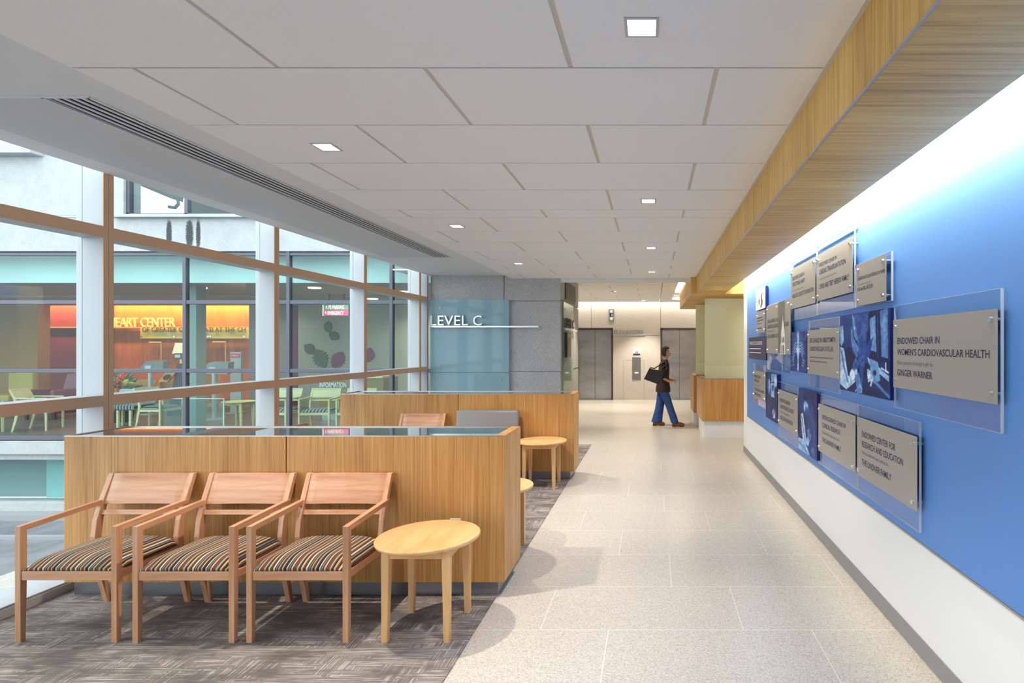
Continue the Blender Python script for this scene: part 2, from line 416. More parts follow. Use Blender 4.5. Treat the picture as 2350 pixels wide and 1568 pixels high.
for i, y in enumerate(ROWS[1:-1]): rk.box(-2.425, .713, y-.0055, y+.0055, ZC+.012, ZC+.03)
smesh('ceiling', rk, M['grid_grey'])
for i in range(len(ROWS)-1):
    ph = .268 if i % 2 == 0 else -.342
    for k in range(-4, 3):
        x = ph+1.22*k
        if -2.4 < x < .70: bk.box(x-.02, x+.02, ROWS[i], ROWS[i+1], ZC+.006, ZC+.03)
smesh('ceiling', bk, M['reveal'])
smesh('trim_1', MB().box(.713, .732, -3.5, 9.61, ZC-.004, ZC+.06), M['reveal'])
smesh('trim_2', MB().box(-2.425, .735, 9.612, 9.68, H+1.10, ZC+.3), M['drywall'])        # step in the ceiling at the lobby
# ---- drywall soffit with an opening for the slot diffuser
DX0, DX1, DY0, DY1 = -2.965, -2.735, 2.73, 7.63
so = MB()
so.box(-3.80, DX0, -3.5, 9.6, ZS, ZS+.05).box(DX1, -2.40, -3.5, 9.6, ZS, ZS+.05).box(DX0, DX1, -3.5, DY0, ZS, ZS+.05).box(DX0, DX1, DY1, 9.6, ZS, ZS+.05)
so.box(-2.44, -2.427, -3.5, 9.6, ZC+.004, ZS+.05)
smesh('ceiling', so, M['drywall'])
smesh('ceiling', MB().box(-3.835, 3.2, -3.5, 9.68, 3.25, 3.33), M['white_paint'])        # slab over everything
smesh('trim_3', MB().box(-3.835, -3.80, -3.5, 9.6, ZS, 3.3), M['drywall'])
t = thing('linear_diffuser', 'long white ceiling diffuser with five black slots above the windows', 'air vent', (-3.2, 5.18, ZS))
mb = MB(t.location)
for a, b in ((DY0, 5.195), (5.203, DY1)): mb.box(-3.626, DX0, a, b, ZS-.004, ZS-.0005)
def _rib():
    s = Sh('fine_ribbed_panel'); q = s.xyz(); f = s.math('FRACT', s.math('MULTIPLY', q[0], 62))
    s.p(color=s.ramp(f, [(.62, (.66, .67, .69)), (.72, (.40, .41, .43))], 'CONSTANT'), rough=.6, spec=.2); return s.m
mb.build('ribbed_panel', _rib(), t)
mb = MB(t.location).box(DX0, DX1, DY0, DY1, ZS+.006, ZS+.02); mb.build('backing', M['black'], t)
mb = MB(t.location); mb.box(DX1-.012, DX1+.004, DY0-.01, DY1+.01, ZS-.006, ZS+.03); mb.box(DX0-.006, DX0+.004, DY0-.01, DY1+.01, ZS-.006, ZS+.03)
mb.box(-3.63, DX1, DY0-.014, DY0, ZS-.006, ZS-.0005).box(-3.63, DX1, DY1, DY1+.014, ZS-.006, ZS-.0005)
mb.build('frame', M['drywall'], t)
for k in range(4):
    x = DX0+.038+k*.0455
    MB(t.location).box(x, x+.0165, DY0, DY1, ZS-.004, ZS+.001).build('slat', M['drywall'], t)

# ---- recessed downlights
def downlight(x, y, z, label, power, group, color=WARM, cone=88, lit=True):
    t = thing('downlight', label, 'ceiling light', (x, y, z), 0, group)
    a, b = .062, .051
    mb = MB(t.location)
    mb.box(x-a, x+a, y-a, y-b, z-.004, z+.002).box(x-a, x+a, y+b, y+a, z-.004, z+.002).box(x-a, x-b, y-b, y+b, z-.004, z+.002).box(x+b, x+a, y-b, y+b, z-.004, z+.002)
    mb.build('trim', M['alu'], t)
    mb = MB(t.location); c = .054
    mb.box(x-c, x+c, y-c, y-b, z+.002, z+.07).box(x-c, x+c, y+b, y+c, z+.002, z+.07).box(x-c, x-b, y-b, y+b, z+.002, z+.07).box(x+b, x+c, y-b, y+b, z+.002, z+.07)
    mb.build('reflector', M['white_paint'], t)
    MB(t.location).box(x-b, x+b, y-b, y+b, z+.022, z+.03).build('lens', M['lens'], t)
    d = bpy.data.lights.new('downlight_lamp', 'SPOT'); d.energy = power; d.color = color; d.spot_size = math.radians(cone); d.spot_blend = .55; d.shadow_soft_size = .035
    l = bpy.data.objects.new('downlight_lamp', d); COL.objects.link(l); l.location = (x, y, z+.012)
    l.parent = None
    return t
DL = 125
names = ['square downlight over the terrazzo, closest to the camera', 'square downlight over the carpet above the three wooden chairs',
         'square downlight over the terrazzo, second of its row from the camera', 'square downlight over the carpet above the second oak divider',
         'square downlight over the terrazzo, third of its row from the camera', 'small square downlight over the carpet close to the concrete column',
         'small square downlight over the terrazzo by the ceiling step']
for (x, y), nm in zip(LIGHTS, names): downlight(x, y, ZC, nm, DL*(1.15 if x < -1 else .8), 'square downlights in the tile ceiling')
for x, y in HIDDEN: downlight(x, y, ZC, 'square downlight behind the camera in the tile ceiling', DL*.8, 'downlights behind the camera')
for (x, y), nm in zip(FAR_LIGHTS, ['square downlight of the lobby ceiling between column and elevators', 'square downlight of the lobby ceiling close to the elevator wall', 'square downlight of the lobby ceiling hidden by the column', 'square downlight added unseen above the ceiling step to light the column side']):
    downlight(x, y, ZF, nm, DL*1.7, 'downlights in the elevator lobby', (1, .91, .79))

# ---- elevator lobby ceiling, beam, cove
FROWS = [9.7, 10.3, 10.9, 11.5, 12.1, 12.7, 13.3, 13.9, 14.5, 15.1, 15.7, 16.3, 16.62]
smesh('ceiling', tile_ceiling('lobby', -4.5, .20, FROWS, ZF, FAR_LIGHTS, 0), M['tile'])
bk = MB().box(-4.5, .25, 9.7, 16.62, ZF+.10, ZF+.12)
for y in FROWS[1:-1]: bk.box(-4.5, .20, y-.012, y+.012, ZF+.012, ZF+.03)
for i in range(len(FROWS)-1):
    ph = .268 if i % 2 == 0 else -.342
    for k in range(-5, 1):
        x = ph+1.22*k
        if -4.4 < x < .18: bk.box(x-.02, x+.02, FROWS[i], FROWS[i+1], ZF+.010, ZF+.03)
smesh('ceiling', bk, M['reveal'])
cv = MB()
cv.box(.21, .53, 9.68, 16.62, ZF-.01, ZF+.03).box(.53, 3.2, 15.75, 16.62, ZF-.01, ZF+.03).box(.53, .66, 9.68, 11.0, ZF-.01, ZF+.03)
cv.box(.51, .53, 11.0, 15.75, ZF, 3.2)
cv.box(.53, 3.2, 9.68, 16.9, 3.14, 3.2)
cv.box(-4.5, .6, 9.68, 17.2, 3.2, 3.3)
smesh('ceiling', cv, M['white_paint'])
# timber beam along the donor wall and its wider return over the reception desks
ZB = H+.88
bm_ = MB(); bm_.box(.732, 1.203, -3.5, 9.40, ZB, ZC+.05)
smesh('beam', bm_, M['oak_beam'], bevel=.003)
smesh('beam', MB().box(.64, 2.2, 9.40, 13.3, ZB, 3.02), M['oak_beam'], bevel=.003)
smesh('trim_4', MB().box(.728, .734, -3.5, 9.40, ZB-.002, ZB+.009), M['steel_trim'])
smesh('ceiling', MB().box(1.15, 1.75, -3.5, 9.40, 2.93, 2.97).box(.732, .75, -3.5, 9.40, ZC+.05, 2.95), M['white_paint'])     # cove lid

# ---- walls
smesh('wall_right', MB().box(XW, 1.75, -3.5, 8.62, .10, 3.25), M['white_wall'])
smesh('baseboard_right', MB().box(XW-.006, XW+.01, -3.5, 8.622, 0, .10).box(XW-.006, 1.75, 8.618, 8.626, 0, .10), M['baseboard'])
smesh('wall_back', MB().box(-4.6, 3.2, -3.62, -3.5, -.1, 3.3), M['white_wall'])
smesh('wall_right', MB().box(3.2, 3.3, 8.0, 17.2, 0, 3.3).box(1.75, 3.2, 8.52, 8.62, 0, 3.3), M['white_wall'])
smesh('wall_left', MB().box(-4.6, -4.5, 11.9, 17.2, 0, 3.3), M['white_wall'])
# elevator wall with shaft openings and joints
YE = 16.95
ew = MB(); ztop = ZP(753, YE); xa0, xa1 = XP(1323, YE), XP(1406.5, YE); xb0, xb1 = XP(1516, YE), XP(1603, YE)
def ep(x0, x1, z0, z1): ew.box(x0, x1, YE, YE+.12, z0, z1)
j = .006; zj = ZP(770, YE); zt = 3.2
xs = XP(1357, YE)
ep(-4.6, xs-j, ztop, zt)
ep(xs+j, xa1, ztop, zt); ep(xa1, xb0-j, zj+j, zt); ep(xb0+j, xb1+.9, ztop, zt); ep(xb1+.92, 3.3, 0, zt)
ep(-4.6, xa0, 0, ztop-.012); ep(xa1+.004, xb0-.004, 0, zj-j); ep(xb1, xb1+.9, 0, ztop-.012)
ew.box(-4.6, 3.3, YE+.03, YE+.1, ztop, zt); ew.box(xa1, xb0, YE+.03, YE+.1, 0, zt)
# recessed outline below the call station
smesh('wall_elevator', ew, M['concrete_lift'])
gl, gr, gt = XP(1431, YE), XP(1478, YE), ZP(827, YE)
g = MB().box(gl-.008, gl+.004, YE-.001, YE+.01, 0, gt).box(gr-.004, gr+.008, YE-.001, YE+.01, 0, gt).box(gl, gr, YE-.001, YE+.01, gt-.006, gt+.006)
smesh('trim_5', g, plain('joint_grey', lin(158, 152, 144), .8))
for nm, x0, x1 in (('door_1', xa0, xa1), ('door_2', xb0, xb1)):
    r = struct(nm, ((x0+x1)/2, YE, 0))
    fr = MB(r.location); w = .045
    fr.box(x0, x0+w, YE-.012, YE+.2, 0, ztop).box(x1-w, x1, YE-.012, YE+.2, 0, ztop).box(x0, x1, YE-.012, YE+.2, ztop-.05, ztop)
    fr.build('door_frame', plain('lift_frame', lin(84, 74, 72), .35, .6), r)
    xm = (x0+x1)/2
    for a, b in ((x0+w, xm-.004), (xm+.004, x1-w)):
        MB(r.location).box(a, b, YE+.09, YE+.12, .01, ztop-.05).build('door_panel', M['steel'], r, bevel=.003)
    MB(r.location).box(x0+w, x1-w, YE+.13, YE+.16, 0, ztop-.05).build('shaft_backing', M['black'], r)
    MB(r.location).box(x0+w, x1-w, YE-.01, YE+.13, 0, .008).build('threshold', M['steel_trim'], r)

# ---- concrete column
cx0, cx1, cy0, cy1 = -3.80, -1.58, 9.60, 11.90
c = MB(); c.box(cx0, cx1-.02, cy0+.02, cy1-.02, 0, 3.25)
xsplit = -2.544; zs = [0, 1.187, 2.396, 3.2]
for za, zb in zip(zs[:-1], zs[1:]):
    for xa, xb in ((cx0, xsplit), (xsplit, cx1)):
        c.box(xa+(.006 if xa != cx0 else 0), xb-(.006 if xb != cx1 else 0), cy0, cy0+.05, za+(.006 if za else 0), zb-.006)
for za, zb in zip([0, 1.16, 2.42], [1.16, 2.42, 3.2]):
    c.box(cx1-.05, cx1, cy0+.06, cy1, za+(.012 if za else 0), zb-.012)
smesh('column', c, M['concrete'], bevel=.006)

# ---- curtain wall of windows
XI, XO, XG = -3.84, -4.03, -3.985
win = struct('window_1', (XI, 3, 0))
MYS = [-3.16, -1.39, .38, 2.15, 3.92, 5.69, 7.46, 9.225]
zl0, zl1, zu0, zu1 = 1.200, 1.276, 2.381, 2.461
for y in MYS:
    mu = MB(win.location).box(XO, XI-.004, y, y+.076, -.15, 3.3).build('mullion', M['alu'], win, bevel=.002)
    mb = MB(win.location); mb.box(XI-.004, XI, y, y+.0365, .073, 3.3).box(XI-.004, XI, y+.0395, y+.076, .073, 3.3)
    mb.build('mullion_warm_face', M['alu_warm_lit'], mu)  # front face tinted brown for warm light, sides left white
ends = MYS+[9.54]
MB(win.location).box(-4.15, -3.838, 9.54, 9.599, -.15, 3.3).build('jamb', M['alu'], win, bevel=.002)
for a, b in zip([m+.076 for m in MYS], ends[1:]):
    for z0, z1 in ((zl0, zl1), (zu0, zu1)):
        ra = MB(win.location).box(-4.0, XI-.004, a, b, z0, z1).build('rail', M['alu'], win, bevel=.002)
        MB(win.location).box(XI-.004, XI, a, b, z0, z1).build('rail_warm_face', M['alu_warm_lit'], ra)
    MB(win.location).box(XG-.006, XG, a, b, .073, 3.3).build('pane', M['glass'], win)
sill = MB(); sill.box(-4.11, -3.843, -3.5, 9.6, 0, .060).box(-4.11, -3.850, -3.5, 9.6, .060, .073)
smesh('window_sill', sill, M['alu'], bevel=.003)
smesh('wall_left', MB().box(-4.11, -3.843, -3.5, 9.6, -1.5, -.001), M['facade'])

# ================================================================ COURTYARD WING OPPOSITE
YC = 10.0
fz = lambda py: ZP(py, YC); fx = lambda px: XP(px, YC)
f_ = MB()
zh = fz(577); zsill = fz(494); xl = fx(283)
XL = -22.0; XR = -3.86
f_.box(XL, XR, YC, YC+.35, zh, zsill)                                  # spandrel
f_.box(XL, xl, YC, YC+.35, zsill, 5.05); f_.box(XL, fx(36), YC, YC+.35, 5.05, 12)
f_.box(fx(95), xl, YC, YC+.35, 5.05, 12); f_.box(fx(36), fx(95), YC, YC+.35, 6.6, 12)
f_.box(xl, XR, YC, YC+.35, 6.3, 12)
f_.box(XL, XR, YC, YC+.3, -.31, -.07).box(XL, XR, YC+.08, YC+.3, -.42, -.31).box(XL, XR, YC-.02, YC+.3, -1.5, -1.16)
f_.box(XL, -13.5, YC, YC+.3, -1.2, -.4)
f_.box(XL, fx(266), YC-.012, YC, fz(498)-.012, fz(498)+.0) 
smesh('wall_courtyard', f_, M['facade'], bevel=.01)
le = MB(); le.box(xl-.12, XR, YC-.10, YC, zsill-.055, zsill).box(XL, fx(100), YC-.22, YC, 5.0, 5.16).prism([(XL, YC-.22, 5.16), (XL, YC, 5.3), (XL, YC, 5.16)], (fx(60)-XL, 0, 0))
smesh('window_sill', le, M['facade'], bevel=.008)
# ribbon glazing of the lobby opposite
w2 = struct('window_2', (-10, YC, 0)); FR = M['frame_dark']
zb0, zb1 = fz(1011), fz(1001); z1a, z1b = fz(856), fz(847); z2a, z2b = fz(698), fz(689)
fr = MB(w2.location); y0, y1 = YC+.02, YC+.10
fr.box(XL, XR, y0, y1, fz(586), zh-.02); fr.build('frame_head', FR, w2)
for za, zb in ((zb0, zb1), (z1a, z1b), (z2a, z2b)):
    MB(w2.location).box(XL, XR, y0, y1, za, zb).build('transom', FR, w2, bevel=.006)
VX_ = [fx(421)-1.85*k for k in range(6, 0, -1)]+[fx(421), fx(659.5), fx(896.5)]
for x in VX_:
    MB(w2.location).box(x-.03, x+.03, y0-.01, y1, zb0, zh).build('mullion', FR, w2, bevel=.006)
xs_ = [XL]+VX_+[XR]; zz = [zb1, z1a, z1b, z2a, z2b, fz(586)]
for a, b in zip(xs_[:-1], xs_[1:]):
    MB(w2.location).box(a+.03, b-.03, YC+.055, YC+.063, zb1, fz(586)).build('pane', M['glass_facade'], w2)
w3 = struct('window_3', (-8, YC, zsill))
fr = MB(w3.location); fr.box(xl, xl+.06, YC+.05, YC+.14, zsill, 6.3).box(xl, XR, YC+.05, YC+.14, zsill, zsill+.05).box(fx(421)-.03, fx(421)+.03, YC+.05, YC+.14, zsill, 6.3).box(fx(660)-.03, fx(660)+.03, YC+.05, YC+.14, zsill, 6.3)
fr.build('frame', FR, w3); MB(w3.location).box(xl, XR, YC+.09, YC+.098, zsill, 6.3).build('pane', M['glass_facade'], w3)
w4 = struct('window_4', (fx(66), YC, 5.05))
MB(w4.location).box(fx(36), fx(95), YC+.2, YC+.21, 5.05, 6.6).build('pane', M['glass_facade'], w4)
MB(w4.location).box(fx(45), fx(45)+.06, YC+.1, YC+.2, 5.05, 6.6).box(fx(53), fx(53)+.1, YC+.1, YC+.2, 5.05, 6.6).build('frame', FR, w4)
w5 = struct('window_5', (-10, YC, -1.1))
MB(w5.location).box(-13.5, XR, YC+.10, YC+.11, -1.2, -.4).build('pane', M['glass_facade'], w5)
MB(w5.location).box(-13.5, fx(44), YC+.5, YC+.55, -1.2, -.4).build('blind', plain('grey_blind', lin(120, 138, 140), .8), w5)
MB(w5.location).box(fx(44), XR, YC+.45, YC+.5, -1.2, -.4).build('blind', plain('teal_blind', lin(138, 176, 176), .8), w5)
# upper floor room
up = MB(); up.box(-11, XR, YC+3.2, YC+3.3, 3.9, 6.4).box(-11, XR, YC+.35, YC+3.3, 6.3, 6.4).box(-11, XR, YC+.35, YC+3.3, 3.7, 3.85)
smesh('wall_upper_room', up, plain('upper_room', lin(112, 118, 122), .8))
# lobby opposite: floor, ceilings, walls
smesh('floor', MB().box(XL, XR, YC+.1, 17.0, -.07, 0), plain('lobby_floor', lin(112, 108, 108), .35))
smesh('ceiling', MB().box(XL, XR, YC+.42, YC+.46, 2.80, 3.34), plain('pale_teal_bulkhead', lin(200, 222, 220), .7))
smesh('ceiling', MB().box(XL, XR, YC+.465, 13.0, 2.80, 2.84).box(XL, XR, 13.0, 13.1, 2.75, 2.9).box(XL, XR, 13.1, 15.6, 2.75, 2.80).box(XL, XR, 15.6, 16.4, 3.02, 3.06).box(XL, XR, 15.58, 15.6, 2.75, 3.06), plain('lobby_bulkhead', lin(150, 140, 136), .7))
cherry = veneer('cherry_veneer', lin(140, 70, 34), lin(178, 94, 48), lin(200, 118, 64), (40, 40, 1.2), .45)
smesh('wall_lobby', MB().box(XP(262, 16), XP(606, 16), 16.0, 16.2, 0, 3.05), cherry)
smesh('wall_lobby', MB().box(XP(86, 16), XP(262, 16)-.01, 15.95, 16.2, 0, 3.05), plain('plum_paint', lin(122, 36, 54), .6))
smesh('wall_lobby', MB().box(XP(-60, 14.2), XP(86, 14.2), 14.2, 14.5, 0, 2.75), plain('ochre_paint', lin(150, 112, 50), .6))
smesh('wall_lobby', MB().box(XL-.1, XL, 10.1, 17, -.1, 3.3).box(XL, XP(86, 14.2)-.2, 16.2, 16.3, 0, 3.3), plain('lobby_dark', lin(90, 80, 84), .8))
smesh('wall_lobby', MB().box(XP(606, 16), XP(684, 15), 15.4, 15.5, 0, 2.75), plain('lobby_grey', lin(150, 146, 146), .7))
smesh('wall_lobby', MB().box(XP(668, 15.3)-.0, XP(682, 15.3), 15.3, 15.39, 0, 2.75), plain('plum_pilaster', lin(96, 30, 66), .6))
smesh('wall_lobby', MB().box(XP(684, 15), XR-.8, 15.0, 15.1, 0, 2.75), plain('sage_paint', lin(158, 158, 144), .7))
smesh('wall_lobby', MB().box(-3.95, -3.83, 11.9, 17.0, -.1, 3.3), M['white_wall'])
smesh('column', MB().box(XP(427, 11.0), XP(450, 11.0), 11.0, 11.25, 0, 3.3), plain('grey_column', lin(130, 142, 140), .6))
smesh('trim_6', MB().box(XP(84, 15.9), XP(590, 15.9), 15.88, 15.96, ZP(753, 15.9), ZP(750.5, 15.9)), plain('gilt_ledge', lin(196, 160, 80), .4))
area_light('lobby_cove', (-13.4, 15.66, 2.98), 9.6, .06, 330, (1, .50, .13), (0, .55, -1))
for k, (x, y, p) in enumerate([(-15.5, 12.0, 14), (-11, 12.0, 20), (-7, 12.0, 34), (-10, 14.2, 10), (-14.5, 14.6, 8), (-6, 14, 24)]):  # added area lights without fixtures, general fill for the lobby
    area_light('lobby_fill_light', (x, y, 2.78 if y < 13 else 2.73), .5, .5, p, (1, .86, .66), (0, 0, -1), 150)
# ground outside
gz = -1.41
smesh('floor', MB().box(-30, -4.11, -12, YC, gz-.1, gz), M['pavement'])
smesh('trim_7', MB().box(XL, -4.2, 8.78, 8.86, gz, gz+.05).box(XL, -4.2, 9.72, YC, gz, gz+.10), M['kerb'])
# ================================================================ FURNITURE
# ---- oak dividers with glass tops
def divider(Y0, which):
    x0, x1 = -3.79, -.955; y0, y1 = Y0, Y0+.44; zb, zt = .10, 1.039; xs = -2.36; g = .004
    t = thing('room_divider', which, 'divider', ((x0+x1)/2, (y0+y1)/2, 0), 0, 'oak dividers between the seats')
    o = t.location
    for a, b in ((x0, xs-g), (xs+g, x1)):
        MB(o).box(a, b, y0, y0+.02, zb, zt).build('front_panel', M['oak'], t, bevel=.0015)
        MB(o).box(a, b, y1-.02, y1, zb, zt).build('back_panel', M['oak'], t, bevel=.0015)
    MB(o).box(x1-.02, x1, y0+.0205, y1-.0205, zb, zt-.0125).build('end_panel', M['oak'], t, bevel=.001)
    MB(o).box(x0, x0+.02, y0+.0205, y1-.0205, zb, zt).build('end_panel', M['oak'], t, bevel=.001)
    MB(o).box(x0+.021, x1-.021, y0+.021, y1-.021, zb, zb+.02).build('bottom_panel', M['oak'], t)
    MB(o).box(xs-.012, xs+.012, y0+.021, y1-.021, zb+.02, zt-.03).build('inner_rib', M['black'], t)
    MB(o).box(x0+.016, x1-.06, y0+.016, y1-.016, zt-.012, zt-.001).build('glass_top', M['glass_top'], t)
    f = MB(o); f.box(x0, x1, y0, y0+.014, zt+.0005, zt+.005).box(x0, x1, y1-.014, y1, zt+.0005, zt+.005)
    f.box(x0, x0+.014, y0+.0145, y1-.0145, zt+.0005, zt+.005)
    f.build('edge_trim', M['steel_trim'], t)
    MB(o).box(x1-.06, x1, y0+.0145, y1-.0145, zt-.012, zt+.005).build('top_rail', M['oak'], t)
    k = MB(o); k.box(x0+.03, x1-.05, y0+.035, y1-.035, 0.006, zb); k.build('toe_kick', M['toe'], t)
    return t
divider(3.61, 'low oak divider with dark glass top behind the three striped chairs')
divider(6.80, 'farther low oak divider with dark glass top, next to the concrete column')

# ---- wooden armchair: origin on the floor under the middle of the front legs, faces -Y
def make_chair(label, group, wood, fabric):
    t = thing('armchair', label, 'chair', (0, 0, 0), 0, group)
    post, armw, wood = M['beech_post'], M['beech_arm'], M['beech']
    w = .2775                                     # outer half width
    for sx in (-1, 1):
        xo, xi = sx*w, sx*(w-.031)
        a, b = min(xo, xi), max(xo, xi)
        n = 'front_leg'
        # front leg: tapered post up to the arm
        mb = MB(); st = [(0, .0005, .027), (.34, .0, .034), (.632, 0, .034)]
        mb.loft([[(a, y, z), (b, y, z), (b, y+d, z), (a, y+d, z)] for z, y, d in st]); mb.build(n, post, t, bevel=.0025)
        # arm
        mb = MB(); prof = [(.003, .603), (.003, .6325), (.482, .654), (.474, .626)]
        mb.prism([(a+.0008, y, z) for y, z in prof], (b-a-.0016, 0, 0)); mb.build('armrest', armw, t, bevel=.0025)
        # rear post: floor splays back, knee at seat height, leans back to the top
        c = [(0, .500), (.20, .455), (.34, .430), (.44, .424), (.54, .437), (.64, .470), (.72, .502), (.805, .536)]
        th = [.030, .038, .044, .044, .042, .038, .032, .026]
        ins = .006
        a2, b2 = (a+ins, b+ins) if sx < 0 else (a-ins, b-ins)
        mb = MB(); mb.loft([[(a2, y-h*.5, z), (b2, y-h*.5, z), (b2, y+h*.5, z), (a2, y+h*.5, z)] for (z, y), h in zip(c, th)])
        mb.build('rear_leg', post, t, bevel=.0025)
        xs = sx*(w-.031); q = .02
        MB().box(min(sx*(w-.006), sx*(w-.028)), max(sx*(w-.006), sx*(w-.028)), .030, .415, .340, .384).build('side_rail', armw, t, bevel=.002)
    wi = w-.031
    MB().box(-wi+.0005, wi-.0005, .004, .028, .338, .387).build('front_rail', wood, t, bevel=.002)
    MB().box(-wi, wi, .40, .425, .335, .38).build('rear_rail', wood, t)
    # backrest board between the rear posts, slightly curved
    wb = wi-.0065
    rows = []
    for k in range(9):
        z = .628+k*(.803-.628)/8; yc = np.interp(z, [.54, .64, .72, .805], [.437, .470, .502, .536])
        rows.append((z, yc))
    ring = []
    for z, yc in rows:
        r = [(x, yc-.010+.012*(1-(x/wb)**2), z) for x in np.linspace(-wb, wb, 9)]
        r += [(x, yc+.008+.012*(1-(x/wb)**2), z) for x in np.linspace(wb, -wb, 9)]
        ring.append(r)
    MB().loft(ring, True).build('backrest', wood, t, bevel=.002)
    mb = MB(); mb.prism([(-wb, .438, .566), (-wb, .450, .594), (-wb, .466, .590), (-wb, .454, .562)], (2*wb, 0, 0)); mb.build('back_rail', wood, t, bevel=.003)
    # upholstered seat: crowned pad
    nx, ny = 24, 22; mb = MB(); vs = []; fs = []
    def top(u, v):
        e = (1-abs(2*u-1)**4.0)**.55; s0 = min(1, v/.30); f = 1-(1-s0)**2.2
        bk = min(1, (1-v)/.10); bk = 1-(1-bk)**2
        return .389+(.012+.046*f)*e*bk+.003
    for jx in range(ny+1):
        for i in range(nx+1):
            u, v = i/nx, jx/ny
            wx = (wi-.002) if v < .06 else (wi-.002+.024*min(1, (v-.06)/.10)*(1 if v < .88 else max(0, (1-v)/.12)))
            x = (2*u-1)*wx; y = .006+v*.435; vs.append((x, y, top(u, v)))
    nb = len(vs)
    for jx in range(ny+1):
        for i in range(nx+1):
            x, y, z = vs[jx*(nx+1)+i]; vs.append((x, y, .3885))
    W_ = nx+1
    for jx in range(ny):
        for i in range(nx):
            q = jx*W_+i; fs.append((q, q+1, q+1+W_, q+W_)); fs.append((nb+q, nb+q+W_, nb+q+1+W_, nb+q+1))
    for i in range(nx):
        fs.append((i, nb+i, nb+i+1, i+1)); q = ny*W_+i; fs.append((q, q+1, nb+q+1, nb+q))
    for jx in range(ny):
        q = jx*W_; fs.append((q, q+W_, nb+q+W_, nb+q)); q = jx*W_+nx; fs.append((q, nb+q, nb+q+W_, q+W_))
    mb.add(vs, fs, True); mb.build('seat', fabric, t)
    return t
G1 = 'wooden armchairs in front of the oak divider'
xs3 = [(-3.476-2.919)/2+.002, (-2.843-2.262)/2, (-2.219-1.65)/2]
chair = make_chair('wooden armchair with striped seat, beside the window in the row of three', G1, M['beech'], M['stripes'])
chair.location = (xs3[0], 3.052, .006)
dup(chair, (xs3[1], 3.048, .006), 0, 'wooden armchair with striped seat, middle one of the row of three', G1)
dup(chair, (xs3[2], 3.050, .006), 0, 'wooden armchair with striped seat, beside the round side table', G1)
dup(chair, ((-3.04-2.49)/2, 6.235, .006), 0, 'wooden armchair whose backrest shows above the first divider, beside the grey chair', '')
dup(chair, (-3.13, 5.68, .006), math.pi/2, 'wooden armchair with its back to the window, only its orange corner showing above the divider', '')

# ---- wide grey vinyl chair
t = thing('upholstered_chair', 'wide grey vinyl armchair beside the farther round side table', 'chair', (-1.968, 6.20, .006))
def soft(x0, x1, y0, y1, z0, z1, r, name, mat, lean=0):
    mb = MB(); mb.box(x0, x1, y0, y1, z0, z1)
    if lean: mb.v = [(x, y+(z-z0)*lean, z) for x, y, z in mb.v]
    o = mb.build(name, mat, t, bevel=r, seg=4)
    for p in o.data.polygons: p.use_smooth = True
    return o
soft(-.372, .372, .40, .475, .44, .852, .028, 'backrest', M['leather'], .20)
soft(-.34, .34, .01, .47, .36, .455, .03, 'seat', M['leather'])
for sx in (-1, 1):
    MB().box(min(sx*.345, sx*.385), max(sx*.345, sx*.385), .0, .47, .62, .652).build('armrest', M['beech'], t, bevel=.004)
    MB().box(min(sx*.35, sx*.383), max(sx*.35, sx*.383), .0, .036, 0, .6195).build('front_leg', M['beech'], t, bevel=.003)
    MB().box(min(sx*.30, sx*.335), max(sx*.30, sx*.335), .48, .515, 0, .43).build('rear_leg', M['beech'], t, bevel=.003)
    MB().box(min(sx*.35, sx*.38), max(sx*.35, sx*.38), .04, .47, .31, .355).build('side_rail', M['beech'], t, bevel=.002)

# ---- round side tables
def make_table(label, group):
    t = thing('side_table', label, 'table', (0, 0, 0), 0, group)
    R, z0, z1 = .285, .500, .526; n = 72
    ring = lambda r, z: [(r*math.cos(2*math.pi*i/n), r*math.sin(2*math.pi*i/n), z) for i in range(n)]
    MB().loft([ring(R-.028, z0), ring(R-.004, z0+.006), ring(R, z0+.012), ring(R, z1-.003), ring(R-.003, z1)], True).build('tabletop', M['maple'], t)
    h = .186
    for sx in (-1, 1):
        for sy in (-1, 1):
            mb = MB(); c = lambda s, z: [(sx*h-sx*s if k in (1, 2) else sx*h, sy*h-sy*s if k in (2, 3) else sy*h, z) for k in range(4)]
            mb.loft([c(.033, 0), c(.044, .43), c(.044, .4995)]); mb.build('leg', M['maple_leg'], t, bevel=.005)
    for k in range(4):
        mb = MB(); a = h-.012
        if k < 2: s = 1 if k else -1; mb.box(-h+.0445, h-.0445, s*a-.009, s*a+.009, .455, .4995)
        else: s = 1 if k == 3 else -1; mb.box(s*a-.009, s*a+.009, -h+.0445, h-.0445, .455, .4995)
        mb.build('apron', M['maple'], t, bevel=.002)
    return t
G2 = 'round maple side tables'
tb = make_table('round maple side table at the end of the row of three chairs', G2); tb.location = (-1.292, 3.235, .006)
dup(tb, (-1.225, 4.39, .006), 0, 'round maple side table half hidden behind the first divider end', G2)
dup(tb, (-1.285, 6.50, .006), 0, 'round maple side table in front of the farther divider', G2)
t = thing('power_outlet', 'small white outlet plate on the divider behind the side table', 'outlet', (-1.268, 3.607, .45))
MB(t.location).box(-1.304, -1.234, 3.6035, 3.609, .395, .512).build('plate', M['white_paint'], t, bevel=.002)
for z in (.43, .475): MB(t.location).box(-1.286, -1.252, 3.602, 3.606, z-.013, z+.013).build('socket', plain('ivory', (.7, .69, .64), .4), t, bevel=.003)

